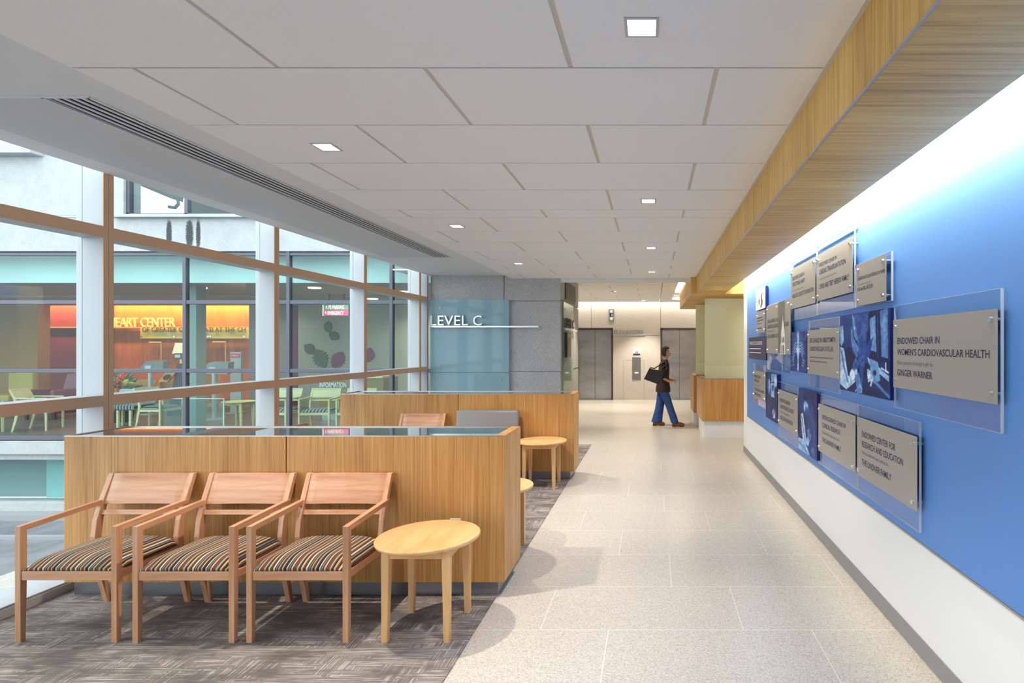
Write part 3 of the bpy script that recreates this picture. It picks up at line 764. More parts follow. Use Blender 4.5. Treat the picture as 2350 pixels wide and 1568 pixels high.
# ---- glass and lettering on the column
def spacer(mb, p, n, r=.012, l=.03):
    p = Vector(p); n = Vector(n); mb.cyl(p-n*.04, p+n*l, r, r*.92, 16); return mb
t = thing('wall_sign', 'blue glass panel with metal LEVEL C lettering on the column face', 'sign', (-3.1, 9.55, 1.6))
o = t.location; yf = 9.55; cx = lambda px: XP(px, yf); cz = lambda py: ZP(py, yf)
for z0, z1 in ((1.178, cz(688)), (.45, 1.170)):
    MB(o).box(-3.79, cx(1168), yf-.006, yf+.006, z0, z1).build('glass_panel', M['glass_blue'], t, bevel=.001)
for px in (1010, 1148):
    for py in (707, 838, 872):
        mb = MB(o); mb.cyl((cx(px), yf+.05, cz(py)), (cx(px), yf-.014, cz(py)), .016, .016, 16); mb.build('standoff', M['alu_grey'], t)
for w_, pa, pb in (('LEVEL', 990, 1076), ('C', 1087.6, 1107.5)):
    tx = MB(o); text_to(tx, w_, (cx(pa), yf-.035, cz(747)), (1, 0, 0), (0, 0, 1), cx(pb)-cx(pa), cz(725)-cz(747), .010, .0); tx.build('lettering', M['letter_metal'], t)
MB(o).box(-3.79, cx(1237), yf-.045, yf-.012, cz(752), cz(748)).build('bar', M['letter_metal'], t, bevel=.002)
t = thing('wall_sign', 'green glass panel with black LEVEL C lettering on the column side', 'sign', (-1.54, 10.3, 1.6)); o = t.location
XS_ = -1.545; sy = lambda px: F*XS_/(px-VX); sz = lambda py, px: H-(py-VY)/F*sy(px)
ya, yb = sy(1293), sy(1315)
MB(o).box(XS_-.006, XS_+.006, ya, yb, .62, sz(692, 1293)).build('glass_panel', M['glass_green'], t, bevel=.001)
for fy in (.15, .85):
    for z in (2.28, 1.30, .98):
        y = ya+(yb-ya)*fy; MB(o).cyl((XS_-.034, y, z), (XS_+.014, y, z), .014, .014, 16).build('standoff', M['chrome'], t)
for w_, ta, tw in (('LEVEL', .14, .68), ('C', .90, .16)):
    tx = MB(o); text_to(tx, w_, (XS_+.03, ya+ta, 1.955), (0, 1, 0), (0, 0, 1), tw, .165, .008); tx.build('lettering', M['letter_dark'], t)
MB(o).box(XS_+.012, XS_+.04, ya+.1, yb+.35, 1.905, 1.935).build('bar', M['letter_metal'], t, bevel=.002)
t = thing('directory_board', 'dark framed directory hanging on the green glass of the column', 'directory', (XS_+.03, 10.3, 1.6)); o = t.location
MB(o).box(XS_+.0085, XS_+.04, ya+.16, ya+.66, 1.42, 1.87).build('frame', M['letter_dark'], t, bevel=.003)
MB(o).box(XS_+.0405, XS_+.044, ya+.19, ya+.63, 1.45, 1.76).build('board', plain('brown_board', lin(96, 82, 74), .5), t)
MB(o).box(XS_+.0405, XS_+.044, ya+.19, ya+.63, 1.78, 1.84).build('header', plain('header_grey', lin(130, 122, 112), .5), t)
t = thing('wall_vent', 'dark grey louvred grille high on the column side', 'vent', (-1.57, 10.7, 2.6)); o = t.location
MB(o).box(-1.5795, -1.555, 10.07, 11.3, 2.46, 2.80).build('frame', plain('grille_grey', lin(92, 86, 80), .5), t, bevel=.004)
for k in range(12): MB(o).prism([(-1.5545, 10.10, 2.485+k*.025), (-1.5545, 10.10, 2.500+k*.025), (-1.545, 10.10, 2.490+k*.025)], (0, 1.17, 0)).build('louvre', plain('louvre_grey', lin(104, 98, 92), .5) if k == 0 else bpy.data.materials['louvre_grey'], t)

# ---- elevator wall things
o = Vector((XP(1403, YE), YE, ZP(723, YE)))
t = thing('elevator_indicator', 'steel elevator indicator with two round lamps and a lit number', 'indicator', o); ex = lambda px: XP(px, YE); ez = lambda py: ZP(py, YE)
MB(o).box(ex(1397.3), ex(1409), YE-.02, YE-.0005, ez(739), ez(709.5)).build('plate', M['steel'], t, bevel=.003)
for py in (715, 731.5): 
    MB(o).cyl((ex(1403.2), YE-.0205, ez(py)), (ex(1403.2), YE-.034, ez(py)), .044, .036, 24).build('lamp', emit('indicator_lamp', (1, .97, .9), .55) if py == 715 else bpy.data.materials['indicator_lamp'], t)
MB(o).box(ex(1399.8), ex(1406.6), YE-.023, YE-.0203, ez(727), ez(719.8)).build('display', M['black'], t); disp = t.children[-1]
tx = MB(o); text_to(tx, '4', (ex(1403), YE-.0245, ez(726)), (1, 0, 0), (0, 0, 1), .034, .066); tx.build('digit', emit('lit_digit', (.6, 1, .75), 1.2), disp)
t = thing('elevator_lettering', 'metal ELEVATORS lettering on a thin bar between the elevator doors', 'sign', (ex(1443), YE, ez(765))); o = t.location
tx = MB(o); text_to(tx, 'ELEVATORS', (ex(1409), YE-.035, ez(767.6)), (1, 0, 0), (0, 0, 1), ex(1476)-ex(1409), ez(758)-ez(767.6), .008); tx.build('lettering', plain('grey_metal_letters', (.33, .32, .31), .4, .3), t)
MB(o).box(ex(1408.5), ex(1480.5), YE-.045, YE-.0005, ez(770.2), ez(768.6)).build('bar', M['letter_metal'], t)
t = thing('safety_sign', 'small white notice with black foot above the elevator call station', 'sign', (ex(1461), YE, ez(806))); o = t.location
MB(o).box(ex(1453), ex(1469.2), YE-.008, YE-.0005, ez(815.5), ez(798.8)).build('board', plain('sign_white', (.72, .74, .76), .5), t, bevel=.001)
MB(o).box(ex(1453.2), ex(1469), YE-.0095, YE-.0082, ez(815.4), ez(811.6)).build('foot_band', M['letter_dark'], t)
tx = MB(o)
text_to(tx, 'IN CASE OF FIRE', (ex(1454.8), YE-.0095, ez(802.6)), (1, 0, 0), (0, 0, 1), .165, .018); tx.build('lettering', M['letter_dark'], t); tx = MB(o)
text_to(tx, 'USE STAIRS', (ex(1456.2), YE-.0095, ez(805.6)), (1, 0, 0), (0, 0, 1), .13, .018); tx.build('lettering', M['letter_dark'], t); tx = MB(o)
for k, (dx, hh) in enumerate([(-.035, .045), (0, .055), (.035, .045)]): tx.box(ex(1461)+dx-.009, ex(1461)+dx+.009, YE-.0105, YE-.0088, ez(810.6), ez(810.6)+hh)
tx.build('pictogram', M['letter_dark'], t)
t = thing('call_station', 'tall steel elevator call station between the doors', 'call station', (ex(1460.5), YE, ez(846))); o = t.location
MB(o).box(ex(1451.3), ex(1470.6), YE-.02, YE-.0005, ez(871.5), ez(820.3)).build('plate', plain('station_steel', lin(128, 128, 130), .35, .5), t, bevel=.003)
MB(o).box(ex(1456.5), ex(1465), YE-.024, YE-.0205, ez(857.5), ez(854)).build('label_plate', M['white_ink'], t)
for py in (838, 845): MB(o).cyl((ex(1460.6), YE-.0205, ez(py)), (ex(1460.6), YE-.032, ez(py)), .024, .022, 20).build('button', M['chrome'], t)


# ---- reception desks with glass screens
def desk(Y, pxl, x1, label, top_py, mid_py, bot, zg, x0g, depth=1.2, wall=None):
    xl = XP(pxl, Y); t = thing('reception_desk', label, 'desk', ((xl+x1)/2, Y, 0)); o = t.location
    zt, zm = ZP(top_py, Y), ZP(mid_py, Y)
    MB(o).box(xl, x1, Y, Y+.03, zm, zt).build('front_panel', M['oak'], t, bevel=.002)
    MB(o).box(xl, xl+.03, Y+.0305, Y+depth, zm, zt).build('end_panel', M['oak'], t, bevel=.002)
    MB(o).box(xl+.0305, x1, Y+.0305, Y+depth, zt-.04, zt-.001).build('counter_top', M['maple'], t)
    MB(o).box(xl+.04, x1, Y+.04, Y+depth-.05, 0, zm+.02).build('base', M['white_wall'], t)
    MB(o).box(x0g, x1, Y+.045, Y+.057, zt+.001, zg).build('glass_screen', M['glass_desk'], t, bevel=.001)
    MB(o).box(x0g, x1, Y+.038, Y+.064, zt-.0005, zt+.012).build('glass_channel', M['steel_trim'], t)
    return t
desk(9.90, 1611, 2.0, 'oak reception desk with tall green glass screen beyond the donor wall', 871, 967, 1003, 2.47, XP(1618, 9.9))
desk(11.27, 1592, 2.0, 'second oak reception desk partly hidden behind the first', 862, 948, 980, 2.46, XP(1597, 11.27), 1.0)
smesh('wall_right', MB().box(XP(1603, 11.6), 2.2, 11.7, 11.85, 1.04, ZB), plain('grey_return', lin(206, 200, 192), .6))
o = MB().box(.93, 1.5, 12.75, 13.35, 0, .72).box(.90, 1.5, 12.7, 13.4, .72, .75).build('low_counter', M['maple'], bevel=.004)
tag(o, 'low pale counter end past the second reception desk', 'counter')
# ================================================================ DONOR WALL
XB = XW-.008                      # face of the blue panel
def wy(px, X): return F*X/(px-VX)
def wz(px, py, X): return H-(py-VY)*X/(px-VX)
t = thing('wall_panel', 'long blue painted panel covering the donor wall above the white base', 'wall panel', (XW-.004, 3.0, 1.6)); o = t.location
MB(o).box(XB, XW-.0005, -3.4, 8.27, .602, 2.92).build('panel', M['blue'], t)
MB(o).box(XB-.0015, XW-.0005, -3.4, 8.275, .590, .601).build('edge_trim', M['steel_trim'], t)
MB(o).box(XB-.001, XW-.0005, 8.2705, 8.276, .602, 2.92).build('end_trim', M['white_ink'], t)

class Art:
    """small painted raster in duotone; values 0 dark .. 1 light"""
    def __init__(s, w, h, base=.1):
        s.w, s.h = w, h; s.a = np.full((h, w), base, float); s.y, s.x = np.mgrid[0:h, 0:w]; s.x = (s.x+.5)/w; s.y = (s.y+.5)/h
    def put(s, mask, v): s.a = s.a*(1-mask)+v*mask
    def ell(s, cx, cy, rx, ry, v, soft=.15, rot=0):
        c, n = math.cos(rot), math.sin(rot); dx, dy = s.x-cx, (s.y-cy)
        u = (dx*c+dy*n)/rx; w = (-dx*n+dy*c)/ry; s.put(np.clip((1-np.sqrt(u*u+w*w))/soft+.5, 0, 1), v); return s
    def poly(s, pts, v):
        inside = np.zeros_like(s.a, bool); n = len(pts)
        for i in range(n):
            x0, y0 = pts[i]; x1, y1 = pts[(i+1) % n]
            c = ((y0 > s.y) != (y1 > s.y)) & (s.x < (x1-x0)*(s.y-y0)/((y1-y0) or 1e-9)+x0); inside ^= c
        s.put(inside.astype(float), v); return s
    def line(s, pts, wd, v, soft=.5):
        for (x0, y0), (x1, y1) in zip(pts[:-1], pts[1:]):
            asp = s.h/s.w; dx, dy = x1-x0, (y1-y0)*asp; L = dx*dx+dy*dy+1e-12
            tt = np.clip(((s.x-x0)*dx+(s.y-y0)*asp*dy)/L, 0, 1); d = np.hypot(s.x-x0-tt*dx, (s.y-y0)*asp-tt*dy)
            s.put(np.clip((1-d/wd)/soft, 0, 1), v)
        return s
    def grain(s, amp, n=9, seed=1):
        r = np.random.RandomState(seed); g = r.rand(n+2, n+2); xi, yi = s.x*n, s.y*n; x0, y0 = xi.astype(int), yi.astype(int); fx, fy = xi-x0, yi-y0
        fx, fy = fx*fx*(3-2*fx), fy*fy*(3-2*fy)
        s.a += amp*((g[y0, x0]*(1-fx)+g[y0, x0+1]*fx)*(1-fy)+(g[y0+1, x0]*(1-fx)+g[y0+1, x0+1]*fx)*fy-.5); return s
    def mesh(s, name, parent, org, X, y0, y1, z0, z1, stops):
        a = (np.clip(s.a, 0, 1)**1.25)[::-1]; h, w = a.shape
        mb = MB(org); ys = np.linspace(y0, y1, w); zs = np.linspace(z0, z1, h)
        mb.add([(X, ys[i], zs[j]) for j in range(h) for i in range(w)], [(j*w+i, j*w+i+1, (j+1)*w+i+1, (j+1)*w+i) for j in range(h-1) for i in range(w-1)])
        ob = mb.build(name, M['art'], parent, fix=False)
        at = ob.data.color_attributes.new('art', 'FLOAT_COLOR', 'POINT'); p = [q[0] for q in stops]
        cols = np.stack([np.interp(a.ravel(), p, [q[1][k] for q in stops]) for k in range(3)]+[np.ones(a.size)], 1)
        at.data.foreach_set('color', cols.astype(np.float32).ravel()); return ob
DUO = [(0, lin(12, 18, 66)), (.35, lin(30, 70, 150)), (.7, lin(110, 160, 215)), (1, lin(225, 238, 250))]
WHT = [(0, lin(28, 34, 60)), (.4, lin(120, 128, 150)), (.8, lin(236, 232, 224)), (1, lin(246, 242, 234))]

def photo(label, pl, pr, yt, yb, art, stops=DUO, th=.034):
    if stops is DUO: art.grain(.20, 22, 3).grain(.10, 46, 4)
    X = 1.352; y0, y1 = wy(pl, X), wy(pr, X); zt, zb = wz(pr, yt, X), wz(pr, yb, X)
    t = thing('photo_panel', label, 'photo', (X+th/2, (y0+y1)/2, (zt+zb)/2), 0, 'photograph panels of the donor wall'); o = t.location
    MB(o).box(X+.0004, X+th, y0, y1, zb, zt).build('panel', M['photo_edge'], t, bevel=.001)
    art.mesh('print', t, o, X, y0, y1, zb, zt, stops); 
    MB(o).box(X+th+.0002, XB-.002, (y0+y1)/2-.05, (y0+y1)/2+.05, (zt+zb)/2-.05, (zt+zb)/2+.05).build('mount', M['chrome'], t)
    return t
def fine_print(mb, X, ya, yb, base, cap):
    # print too small to be read in the photograph: word-long strokes
    r = random.Random(int(base*1e4)); y = ya
    while y > yb+.002:
        w = min(r.uniform(1.6, 4.2)*cap, y-yb); mb.box(X-.0007, X-.0002, y-w, y, base, base+cap*.62); y -= w+cap*.55
def plaque(label, pl, pr, yt, yb, acr, lines, studs=None):
    """donor plaque: metal plate on clear acrylic; lines = (text, px left, px right, py cap top, py baseline at the left end, ink, bold)"""
    X = 1.345; XA = 1.366; y0, y1 = wy(pl, X), wy(pr, X); zt, zb = wz(pr, yt, X), wz(pr, yb, X)
    t = thing('donor_plaque', label, 'plaque', (XA, (y0+y1)/2, (zt+zb)/2), 0, 'metal donor plaques on clear acrylic'); o = t.location
    pt = MB(o).box(X, X+.004, y0, y1, zb, zt).build('plate', M['plate'], t, bevel=.0008)
    if acr:
        al, ar, at_, ab = acr; ya, yb_ = wy(al, XA), wy(ar, XA); za, zz = wz(ar, ab, XA), wz(ar, at_, XA)
        ac = MB(o).box(XA, XA+.012, ya, yb_, za, zz).build('acrylic_panel', M['acrylic'], t)
        e = .0016; f = MB(o)     # polished edges of the acrylic
        f.box(XA-.0004, XA+.0124, ya-e, ya, za, zz).box(XA-.0004, XA+.0124, yb_, yb_-e, za, zz).box(XA-.0004, XA+.0124, ya, yb_, zz-e*.5, zz+e*.5).box(XA-.0004, XA+.0124, ya, yb_, za-e*.5, za+e*.5)
        f.build('polished_edge', M['acrylic_edge'], ac)
    wd = abs(y1-y0); ins = min(.035, wd*.09); zi = min(.04, (zt-zb)*.13)
    for y in (studs or (y0-ins, y1+ins)):
        for z in (zt-zi, zb+zi):
            MB(o).cyl((X+.004, y, z), (XB-.002, y, z), .008, .008, 14).build('spacer', M['chrome'], t)
            MB(o).cyl((X-.012, y, z), (X-.0002, y, z), .011, .0125, 18).build('stud', M['chrome'], t)
    for tx, a, b, ct, cb, ink, bold in lines:
        mb = MB(o); ya, yb_ = wy(a, X), wy(b, X)
        base, cap = wz(a, cb, X), wz(a, ct, X)-wz(a, cb, X)
        if tx is None:
            fine_print(mb, X, ya, yb_, base, cap)
        else:
            text_to(mb, tx, (X-.0007, ya, base), (0, -1, 0), (0, 0, 1), abs(ya-yb_), cap, 0, bold)
        mb.build('lettering', M[ink], pt, fix=False)
    return t
N_, G_ = 'navy_ink', 'grey_ink'
plaque('large metal plaque reading ENDOWED CHAIR IN WOMEN’S CARDIOVASCULAR HEALTH', 2049.8, 2288, 708.8, 929, (2051.9, 2296, 662, 995), [
    ('ENDOWED CHAIR IN', 2059.5, 2156.3, 775.7, 789.5, N_, .013), ('WOMEN’S CARDIOVASCULAR HEALTH', 2059.5, 2271.3, 801.2, 814.7, N_, .013),
    ('Made possible through a gift by', 2059.5, 2140.8, 827.6, 835.8, G_, 0), ('GINGER WARNER', 2059.5, 2139.9, 847.6, 861.4, N_, .013)])
plaque('metal plaque reading DR. CHARLES W. ABBOTTSMITH CARDIOVASCULAR CATH LAB'.replace('DR. CHARLES W. ABBOTTSMITH ', ''), 1852.8, 1926, 751.7, 869.8, (1856, 1926, 727, 904), [
    ('DR. CHARLES W. ABBOTTSMITH', 1858.8, 1916.9, 777, 786.5, N_, .013), ('CARDIOVASCULAR CATH LAB', 1858.8, 1912, 795.6, 805, N_, .013),
    (None, 1858.8, 1911.9, 816.8, 821, G_, .006), (None, 1858.8, 1897.8, 825.5, 829.8, G_, .006)])
plaque('metal plaque reading ENDOWED CHAIR IN CARDIAC TRANSPLANTATION in the top row', 1874.2, 1956, 543.3, 670, (1874.4, 1960, 515, 707), [
    ('ENDOWED CHAIR IN', 1880.8, 1920.4, 605, 613, N_, .009), ('CARDIAC TRANSPLANTATION', 1880.8, 1940.8, 620.3, 630.5, N_, .013),
    ('Made possible through a gift by the', 1880.8, 1918.3, 639.4, 643.3, G_, 0), ('CHRIS AND TREY HEEKIN FAMILY', 1880.8, 1948.4, 653.5, 664.2, N_, .013)])
plaque('metal plaque reading ENDOWED CHAIR IN STRUCTURAL HEART in the top row', 1815, 1870.4, 589.7, 695.6, (1815.2, 1873, 568.8, 725.4), [
    ('ENDOWED CHAIR IN', 1818.8, 1846, 636.9, 644.5, N_, .009), ('STRUCTURAL HEART', 1818.8, 1847.4, 650.4, 658.6, N_, .013),
    ('Made possible through a gift by the', 1818.8, 1844.8, 667, 670, G_, 0), ('HAROLD C. SCHOTT FOUNDATION', 1818.8, 1867.3, 676.4, 684.8, N_, .013)])
plaque('metal plaque reading CARDIOVASCULAR RESEARCH FUND at the end of the top row', 1965, 2033, 582.8, 690.5, (1962, 2045, 577, 690.2), [
    ('CARDIOVASCULAR RESEARCH FUND', 1968, 2031, 637.5, 644.5, N_, .009),
    ('Made possible through a gift by', 1968, 1999.4, 653, 656, G_, 0), ('SUE and BILL BUTLER', 1968, 2003.3, 661, 668.8, N_, .010)])
plaque('metal plaque reading ENDOWED CENTER FOR RESEARCH AND EDUCATION in the bottom row', 1967, 2103.9, 1003.5, 1175, (1967.4, 2109, 968.7, 1222.6), [
    ('ENDOWED CENTER FOR', 1978, 2054.9, 989.3, 1002.2, N_, .013), ('RESEARCH AND EDUCATION', 1978, 2072.5, 1011.5, 1024.4, N_, .013),
    ('Made possible through a gift by the', 1978, 2039.6, 1033.8, 1040.2, G_, 0), ('THE LINDNER FAMILY', 1978, 2045.7, 1053, 1066, N_, .013)])
plaque('metal plaque reading DISTINGUISHED CHAIR IN CLINICAL RESEARCH in the bottom row', 1878, 1962.7, 955.3, 1087.3, (1878.4, 1966, 927.7, 1124), [
    ('DISTINGUISHED CHAIR IN', 1886.9, 1940.5, 951.8, 961.2, N_, .013), ('CLINICAL RESEARCH', 1886.9, 1927.9, 969.5, 979.4, N_, .013),
    ('Made possible through a gift by the', 1886.9, 1926.3, 988.2, 993.6, G_, 0), ('THE LINDNER FAMILY', 1886.9, 1930.3, 1003.5, 1013.4, N_, .013)])
plaque('metal plaque reading ENDOWED CHAIR IN CARDIOTHORACIC SURGERY in the bottom row', 1785.6, 1830.6, 908.4, 1000.8, (1786.5, 1830.4, 888.3, 1029), [
    ('ENDOWED CHAIR IN', 1789.9, 1812.7, 913.2, 921.3, N_, .009), ('CARDIOTHORACIC SURGERY', 1789.9, 1822, 927.2, 935.7, N_, .010),
    ('Made possible through a gift by the', 1789.9, 1811.9, 941.9, 945.4, G_, 0), ('CASTELLINI FOUNDATION', 1789.9, 1819.4, 952.6, 961.2, N_, .010)])
plaque('small metal plaque at the far end of the bottom row with five lines', 1728.8, 1756.4, 855.4, 924.5, (1729, 1757, 838.8, 939), [
    ('ENDOWED CHAIR IN', 1731.5, 1744.9, 859.6, 866, N_, .009), ('HEART FAILURE', 1731.5, 1741.7, 869.6, 875.7, N_, .009), ('Made possible through a gift by', 1731.5, 1744.9, 881, 883.8, G_, 0),
    ('THE RICHARD AND AMANDA', 1731.5, 1754.3, 889, 895, N_, .009), ('FAMILY FOUNDATION', 1731.5, 1746, 900, 906, N_, .009)])
plaque('smallest metal plaque, hanging directly below the white photo panel', 1736.7, 1755, 714.2, 762.7, (1737, 1756.5, 711, 766), [
    (None, 1738, 1750, 728.7, 732.4, N_, .01), (None, 1738, 1752.5, 735, 738.2, N_, .01), (None, 1738, 1748, 743, 745, G_, 0), (None, 1738, 1748, 752, 755.4, N_, .01)])
p6 = plaque('metal plaque with a white church steeple on a slate strip', 1758.9, 1813.7, 685.4, 814.2, (1761, 1813.6, 684, 858), [
    ('JULIE and FREDERIC HOLZBERGER', 1761.4, 1796.6, 734.6, 742.2, N_, .009), ('CARDIOVASCULAR NURSING EXCELLENCE FUND', 1761.4, 1809.9, 747, 755, N_, .009),
    ('Made possible through a gift by', 1761.4, 1777.2, 759.3, 762.6, G_, 0), ('JULIE and FREDERIC HOLZBERGER', 1761.4, 1794.6, 768.8, 776.4, N_, .009)],
    studs=[wy(q, 1.345) for q in (1761.5, 1783, 1809.5)])
o = p6.location; X = 1.345; ya, yb = wy(1786, X), wy(1801, X)
zt, zb = wz(1813.7, 685.4, X), wz(1813.7, 814.2, X)
MB(o).box(X-.0012, X-.0009, ya, yb, zb, zt).build('slate_strip', M['plate_dark'], p6)
st = MB(o); yl, yr, ym = wy(1791, X), wy(1801.2, X), wy(1797, X)
hh = zt-zb; w = abs(yl-yr)
def fl(pts): st.prism([(X-.0016, ym-u*w, zb+v*hh) for u, v in pts], (-.001, 0, 0))
fl([(-.5, 0), (.5, 0), (.5, .20), (-.5, .20)]); fl([(-.42, .2), (.42, .2), (.40, .40), (-.40, .40)]); fl([(-.40, .40), (.40, .40), (.30, .47), (-.30, .47)])
fl([(-.28, .47), (.28, .47), (.05, .64), (-.05, .64)]); fl([(-.012*3, .64), (.036, .64), (.012, .72), (-.012, .72)]); fl([(-1.1, 0), (-.5, 0), (-.5, .01), (-1.1, .01)])
st.build('white_steeple', plain('steeple_white', (.78, .78, .77), .4), p6)
st = MB(o)
def fl2(pts): st.prism([(X-.0028, ym-u*w, zb+v*hh) for u, v in pts], (-.0006, 0, 0))
for u in (-.17, .17): fl2([(u-.11, .22), (u+.11, .22), (u+.11, .30), (u+.05, .325), (u-.05, .325), (u-.11, .30)]); fl2([(u-.11, .01), (u+.11, .01), (u+.11, .17), (u-.11, .17)])
st.build('steeple_window', M['plate_dark'], p6)
# thank-you board
X = 1.352; y0, y1 = wy(1718.6, X), wy(1757.6, X); zt, zb = wz(1757.6, 771.6, X), wz(1757.6, 827.4, X)
t = thing('donor_board', 'dark navy board reading THANK YOU TO OUR DONORS', 'sign', (X+.02, (y0+y1)/2, (zt+zb)/2)); o = t.location
bd = MB(o).box(X, XB-.002, y0, y1, zb, zt).build('board', M['navy'], t, bevel=.001)
for tx, a, b, ct, cb, bold in (('THANK YOU TO OUR DONORS', 1720.2, 1749.2, 784.5, 791.8, .006), (None, 1720.2, 1745.6, 798.2, 801, .006), (None, 1720.2, 1746.6, 806.8, 809.6, .006)):
    ya, yb = wy(a, X), wy(b, X); mb = MB(o); cp = wz(a, ct, X)-wz(a, cb, X)
    if tx: text_to(mb, tx, (X-.0007, ya, wz(a, cb, X)), (0, -1, 0), (0, 0, 1), abs(ya-yb), cp, 0, bold)
    else: fine_print(mb, X, ya, yb, wz(a, cb, X), cp)
    mb.build('lettering', M['white_ink'], bd)
# photographs
a = Art(70, 70, .92).grain(.06, 6, 2)
for cx, cy, rx, ry in ((.12, .55, .03, .06), (.36, .62, .05, .14), (.62, .45, .05, .22), (.66, .68, .07, .16), (.58, .12, .03, .10), (.72, .08, .03, .05), (.75, .3, .035, .06)): a.ell(cx, cy, rx, ry, .05, .3)
a.ell(.45, .42, .06, .22, .62, .5).ell(.56, .85, .06, .1, .4, .5).ell(.15, .75, .04, .09, .55, .5)
photo('white photo panel with small dark figures high at the far end', 1734.6, 1756.3, 656, 706.5, a, WHT)
a = Art(80, 110, .10).grain(.22, 9, 5)
a.ell(.5, .62, .46, .55, .38, .5).ell(.5, .42, .30, .34, .5, .6)
a.line([(.5, .05), (.5, .95)], .05, .82)
for k in range(8):
    y = .30+.075*k
    for s in (-1, 1): a.line([(.5, y), (.5+s*.16, y-.03), (.5+s*(.28+.02*k), y+.06)], .016, .78)
a.ell(.5, .10, .07, .12, .8, .6).ell(.36, .72, .09, .16, .15, .6).ell(.64, .72, .09, .16, .15, .6).ell(.5, .46, .1, .1, .92, .8)
for cx, cy, r in ((.85, .1, .16), (.12, .12, .12), (.88, .62, .12), (.9, .86, .1), (.1, .8, .1)): a.ell(cx, cy, r, r*.8, .55, .25).ell(cx, cy, r*.75, r*.6, .22, .3)
photo('blue photo panel of a glowing rib cage', 1813.7, 1851, 759, 857, a)
a = Art(190, 150, .14).grain(.14, 8, 8)
a.poly([(.0, .0), (.40, .0), (.45, .30), (.38, .62), (.3, .4), (.18, .5), (.0, .3)], .30)
a.poly([(.35, .0), (.64, .0), (.56, .55), (.50, .9), (.40, .5)], .42)
a.poly([(.30, .06), (.34, .04), (.44, .38), (.40, .56), (.30, .46), (.26, .28)], .60).line([(.27, .08), (.33, .3), (.42, .4)], .012, .2).line([(.30, .02), (.36, .24)], .01, .8)
a.poly([(.62, .04), (.97, .0), (.98, .62), (.66, .56)], .07)
a.poly([(.65, .10), (.75, .06), (.77, .48), (.67, .46)], .64).poly([(.83, .02), (.96, .0), (.97, .55), (.86, .53)], .56)
a.ell(.70, .26, .035, .15, .74, .6).ell(.90, .24, .045, .18, .66, .6).line([(.79, .02), (.80, .54)], .012, .3)
a.poly([(.0, .16), (.08, .14), (.10, .34), (.04, .42), (.0, .36)], .75).poly([(.0, .42), (.10, .44), (.20, .80), (.34, .78), (.36, .86), (.16, .98), (.0, .92)], .86)
a.line([(.03, .46), (.10, .7), (.2, .88)], .014, .5).line([(.06, .5), (.16, .82)], .010, .65)
a.poly([(.14, .44), (.24, .42), (.34, .66), (.26, .78), (.18, .7)], .05).poly([(.22, .80), (.36, .56), (.44, .62), (.34, .86)], .48)
a.ell(.30, .78, .06, .07, .95, .5).ell(.38, .74, .03, .04, .9, .5).poly([(.36, .78), (.44, .74), (.52, .98), (.40, 1.0)], .62)
a.poly([(.56, .42), (.72, .30), (.62, .62), (.52, .60)], .38).poly([(.60, .54), (.98, .74), (.98, .80), (.64, .63)], .82)
a.poly([(.66, .56), (.80, .60), (.84, .80), (.72, .84), (.66, .7)], .70).ell(.74, .72, .03, .03, .15, .5).line([(.62, .70), (.70, .78), (.66, .9)], .02, .9)
a.poly([(.60, .72), (.66, .70), (.68, .82), (.62, .84)], .9).line([(.74, .82), (.98, .96)], .022, .55).line([(.86, .66), (.97, .70)], .012, .95).line([(.93, .60), (.93, .68)], .012, .95)
a.line([(.36, .98), (.46, .9), (.56, 1.0)], .010, .75).poly([(.52, .84), (.98, .97), (.98, 1.0), (.5, 1.0)], .10)
photo('largest blue photo panel, showing a procedure room', 1927.4, 2042.5, 706.7, 919.5, a)
a = Art(56, 100, .10).grain(.10, 6, 11)
a.ell(.30, .30, .14, .22, .55, .7).ell(.34, .28, .07, .12, .82, .7).poly([(.12, .52), (.36, .5), (.38, 1.0), (.2, 1.0)], .2).poly([(.48, .02), (.92, .0), (.92, .14), (.52, .20)], .72)
a.poly([(.46, .22), (.74, .20), (.76, .50), (.48, .50)], .80).poly([(.52, .26), (.72, .24), (.72, .36), (.54, .38)], .45).ell(.85, .16, .12, .12, .9, .4).ell(.72, .84, .13, .10, .88, .5).line([(.62, .92), (.74, .76), (.84, .9)], .03, .3)
photo('narrow blue photo panel nearest the far end of the bottom row'.replace('nearest', 'towards'), 1757.5, 1783.8, 859.6, 972.7, a)
a = Art(80, 130, .12).grain(.12, 7, 13)
a.poly([(.0, .0), (.3, .0), (.28, .35), (.0, .4)], .30).poly([(.52, .24), (.84, .28), (.97, .7), (.94, 1.0), (.52, .96)], .26).ell(.66, .30, .17, .12, .30, .5)
a.ell(.42, .28, .13, .10, .84, .5).ell(.48, .34, .10, .07, .45, .6).poly([(.14, .42), (.26, .38), (.38, .62), (.46, .82), (.40, .98), (.24, .76)], .88)
a.line([(.2, .46), (.3, .66), (.38, .86)], .025, .5).line([(.58, .34), (.8, .46), (.88, .7)], .02, .5).poly([(.50, .62), (.62, .58), (.72, .7), (.56, .84)], .55).ell(.52, .80, .08, .07, .8, .5)
a.poly([(.0, .82), (.3, .80), (.62, .96), (.62, 1.0), (.0, 1.0)], .80).line([(.05, .88), (.5, .98)], .02, .45).ell(.8, .9, .1, .06, .5, .6)
photo('narrow blue photo panel of a bending figure between two bottom plaques', 1832.5, 1874.8, 901.7, 1058.4, a)
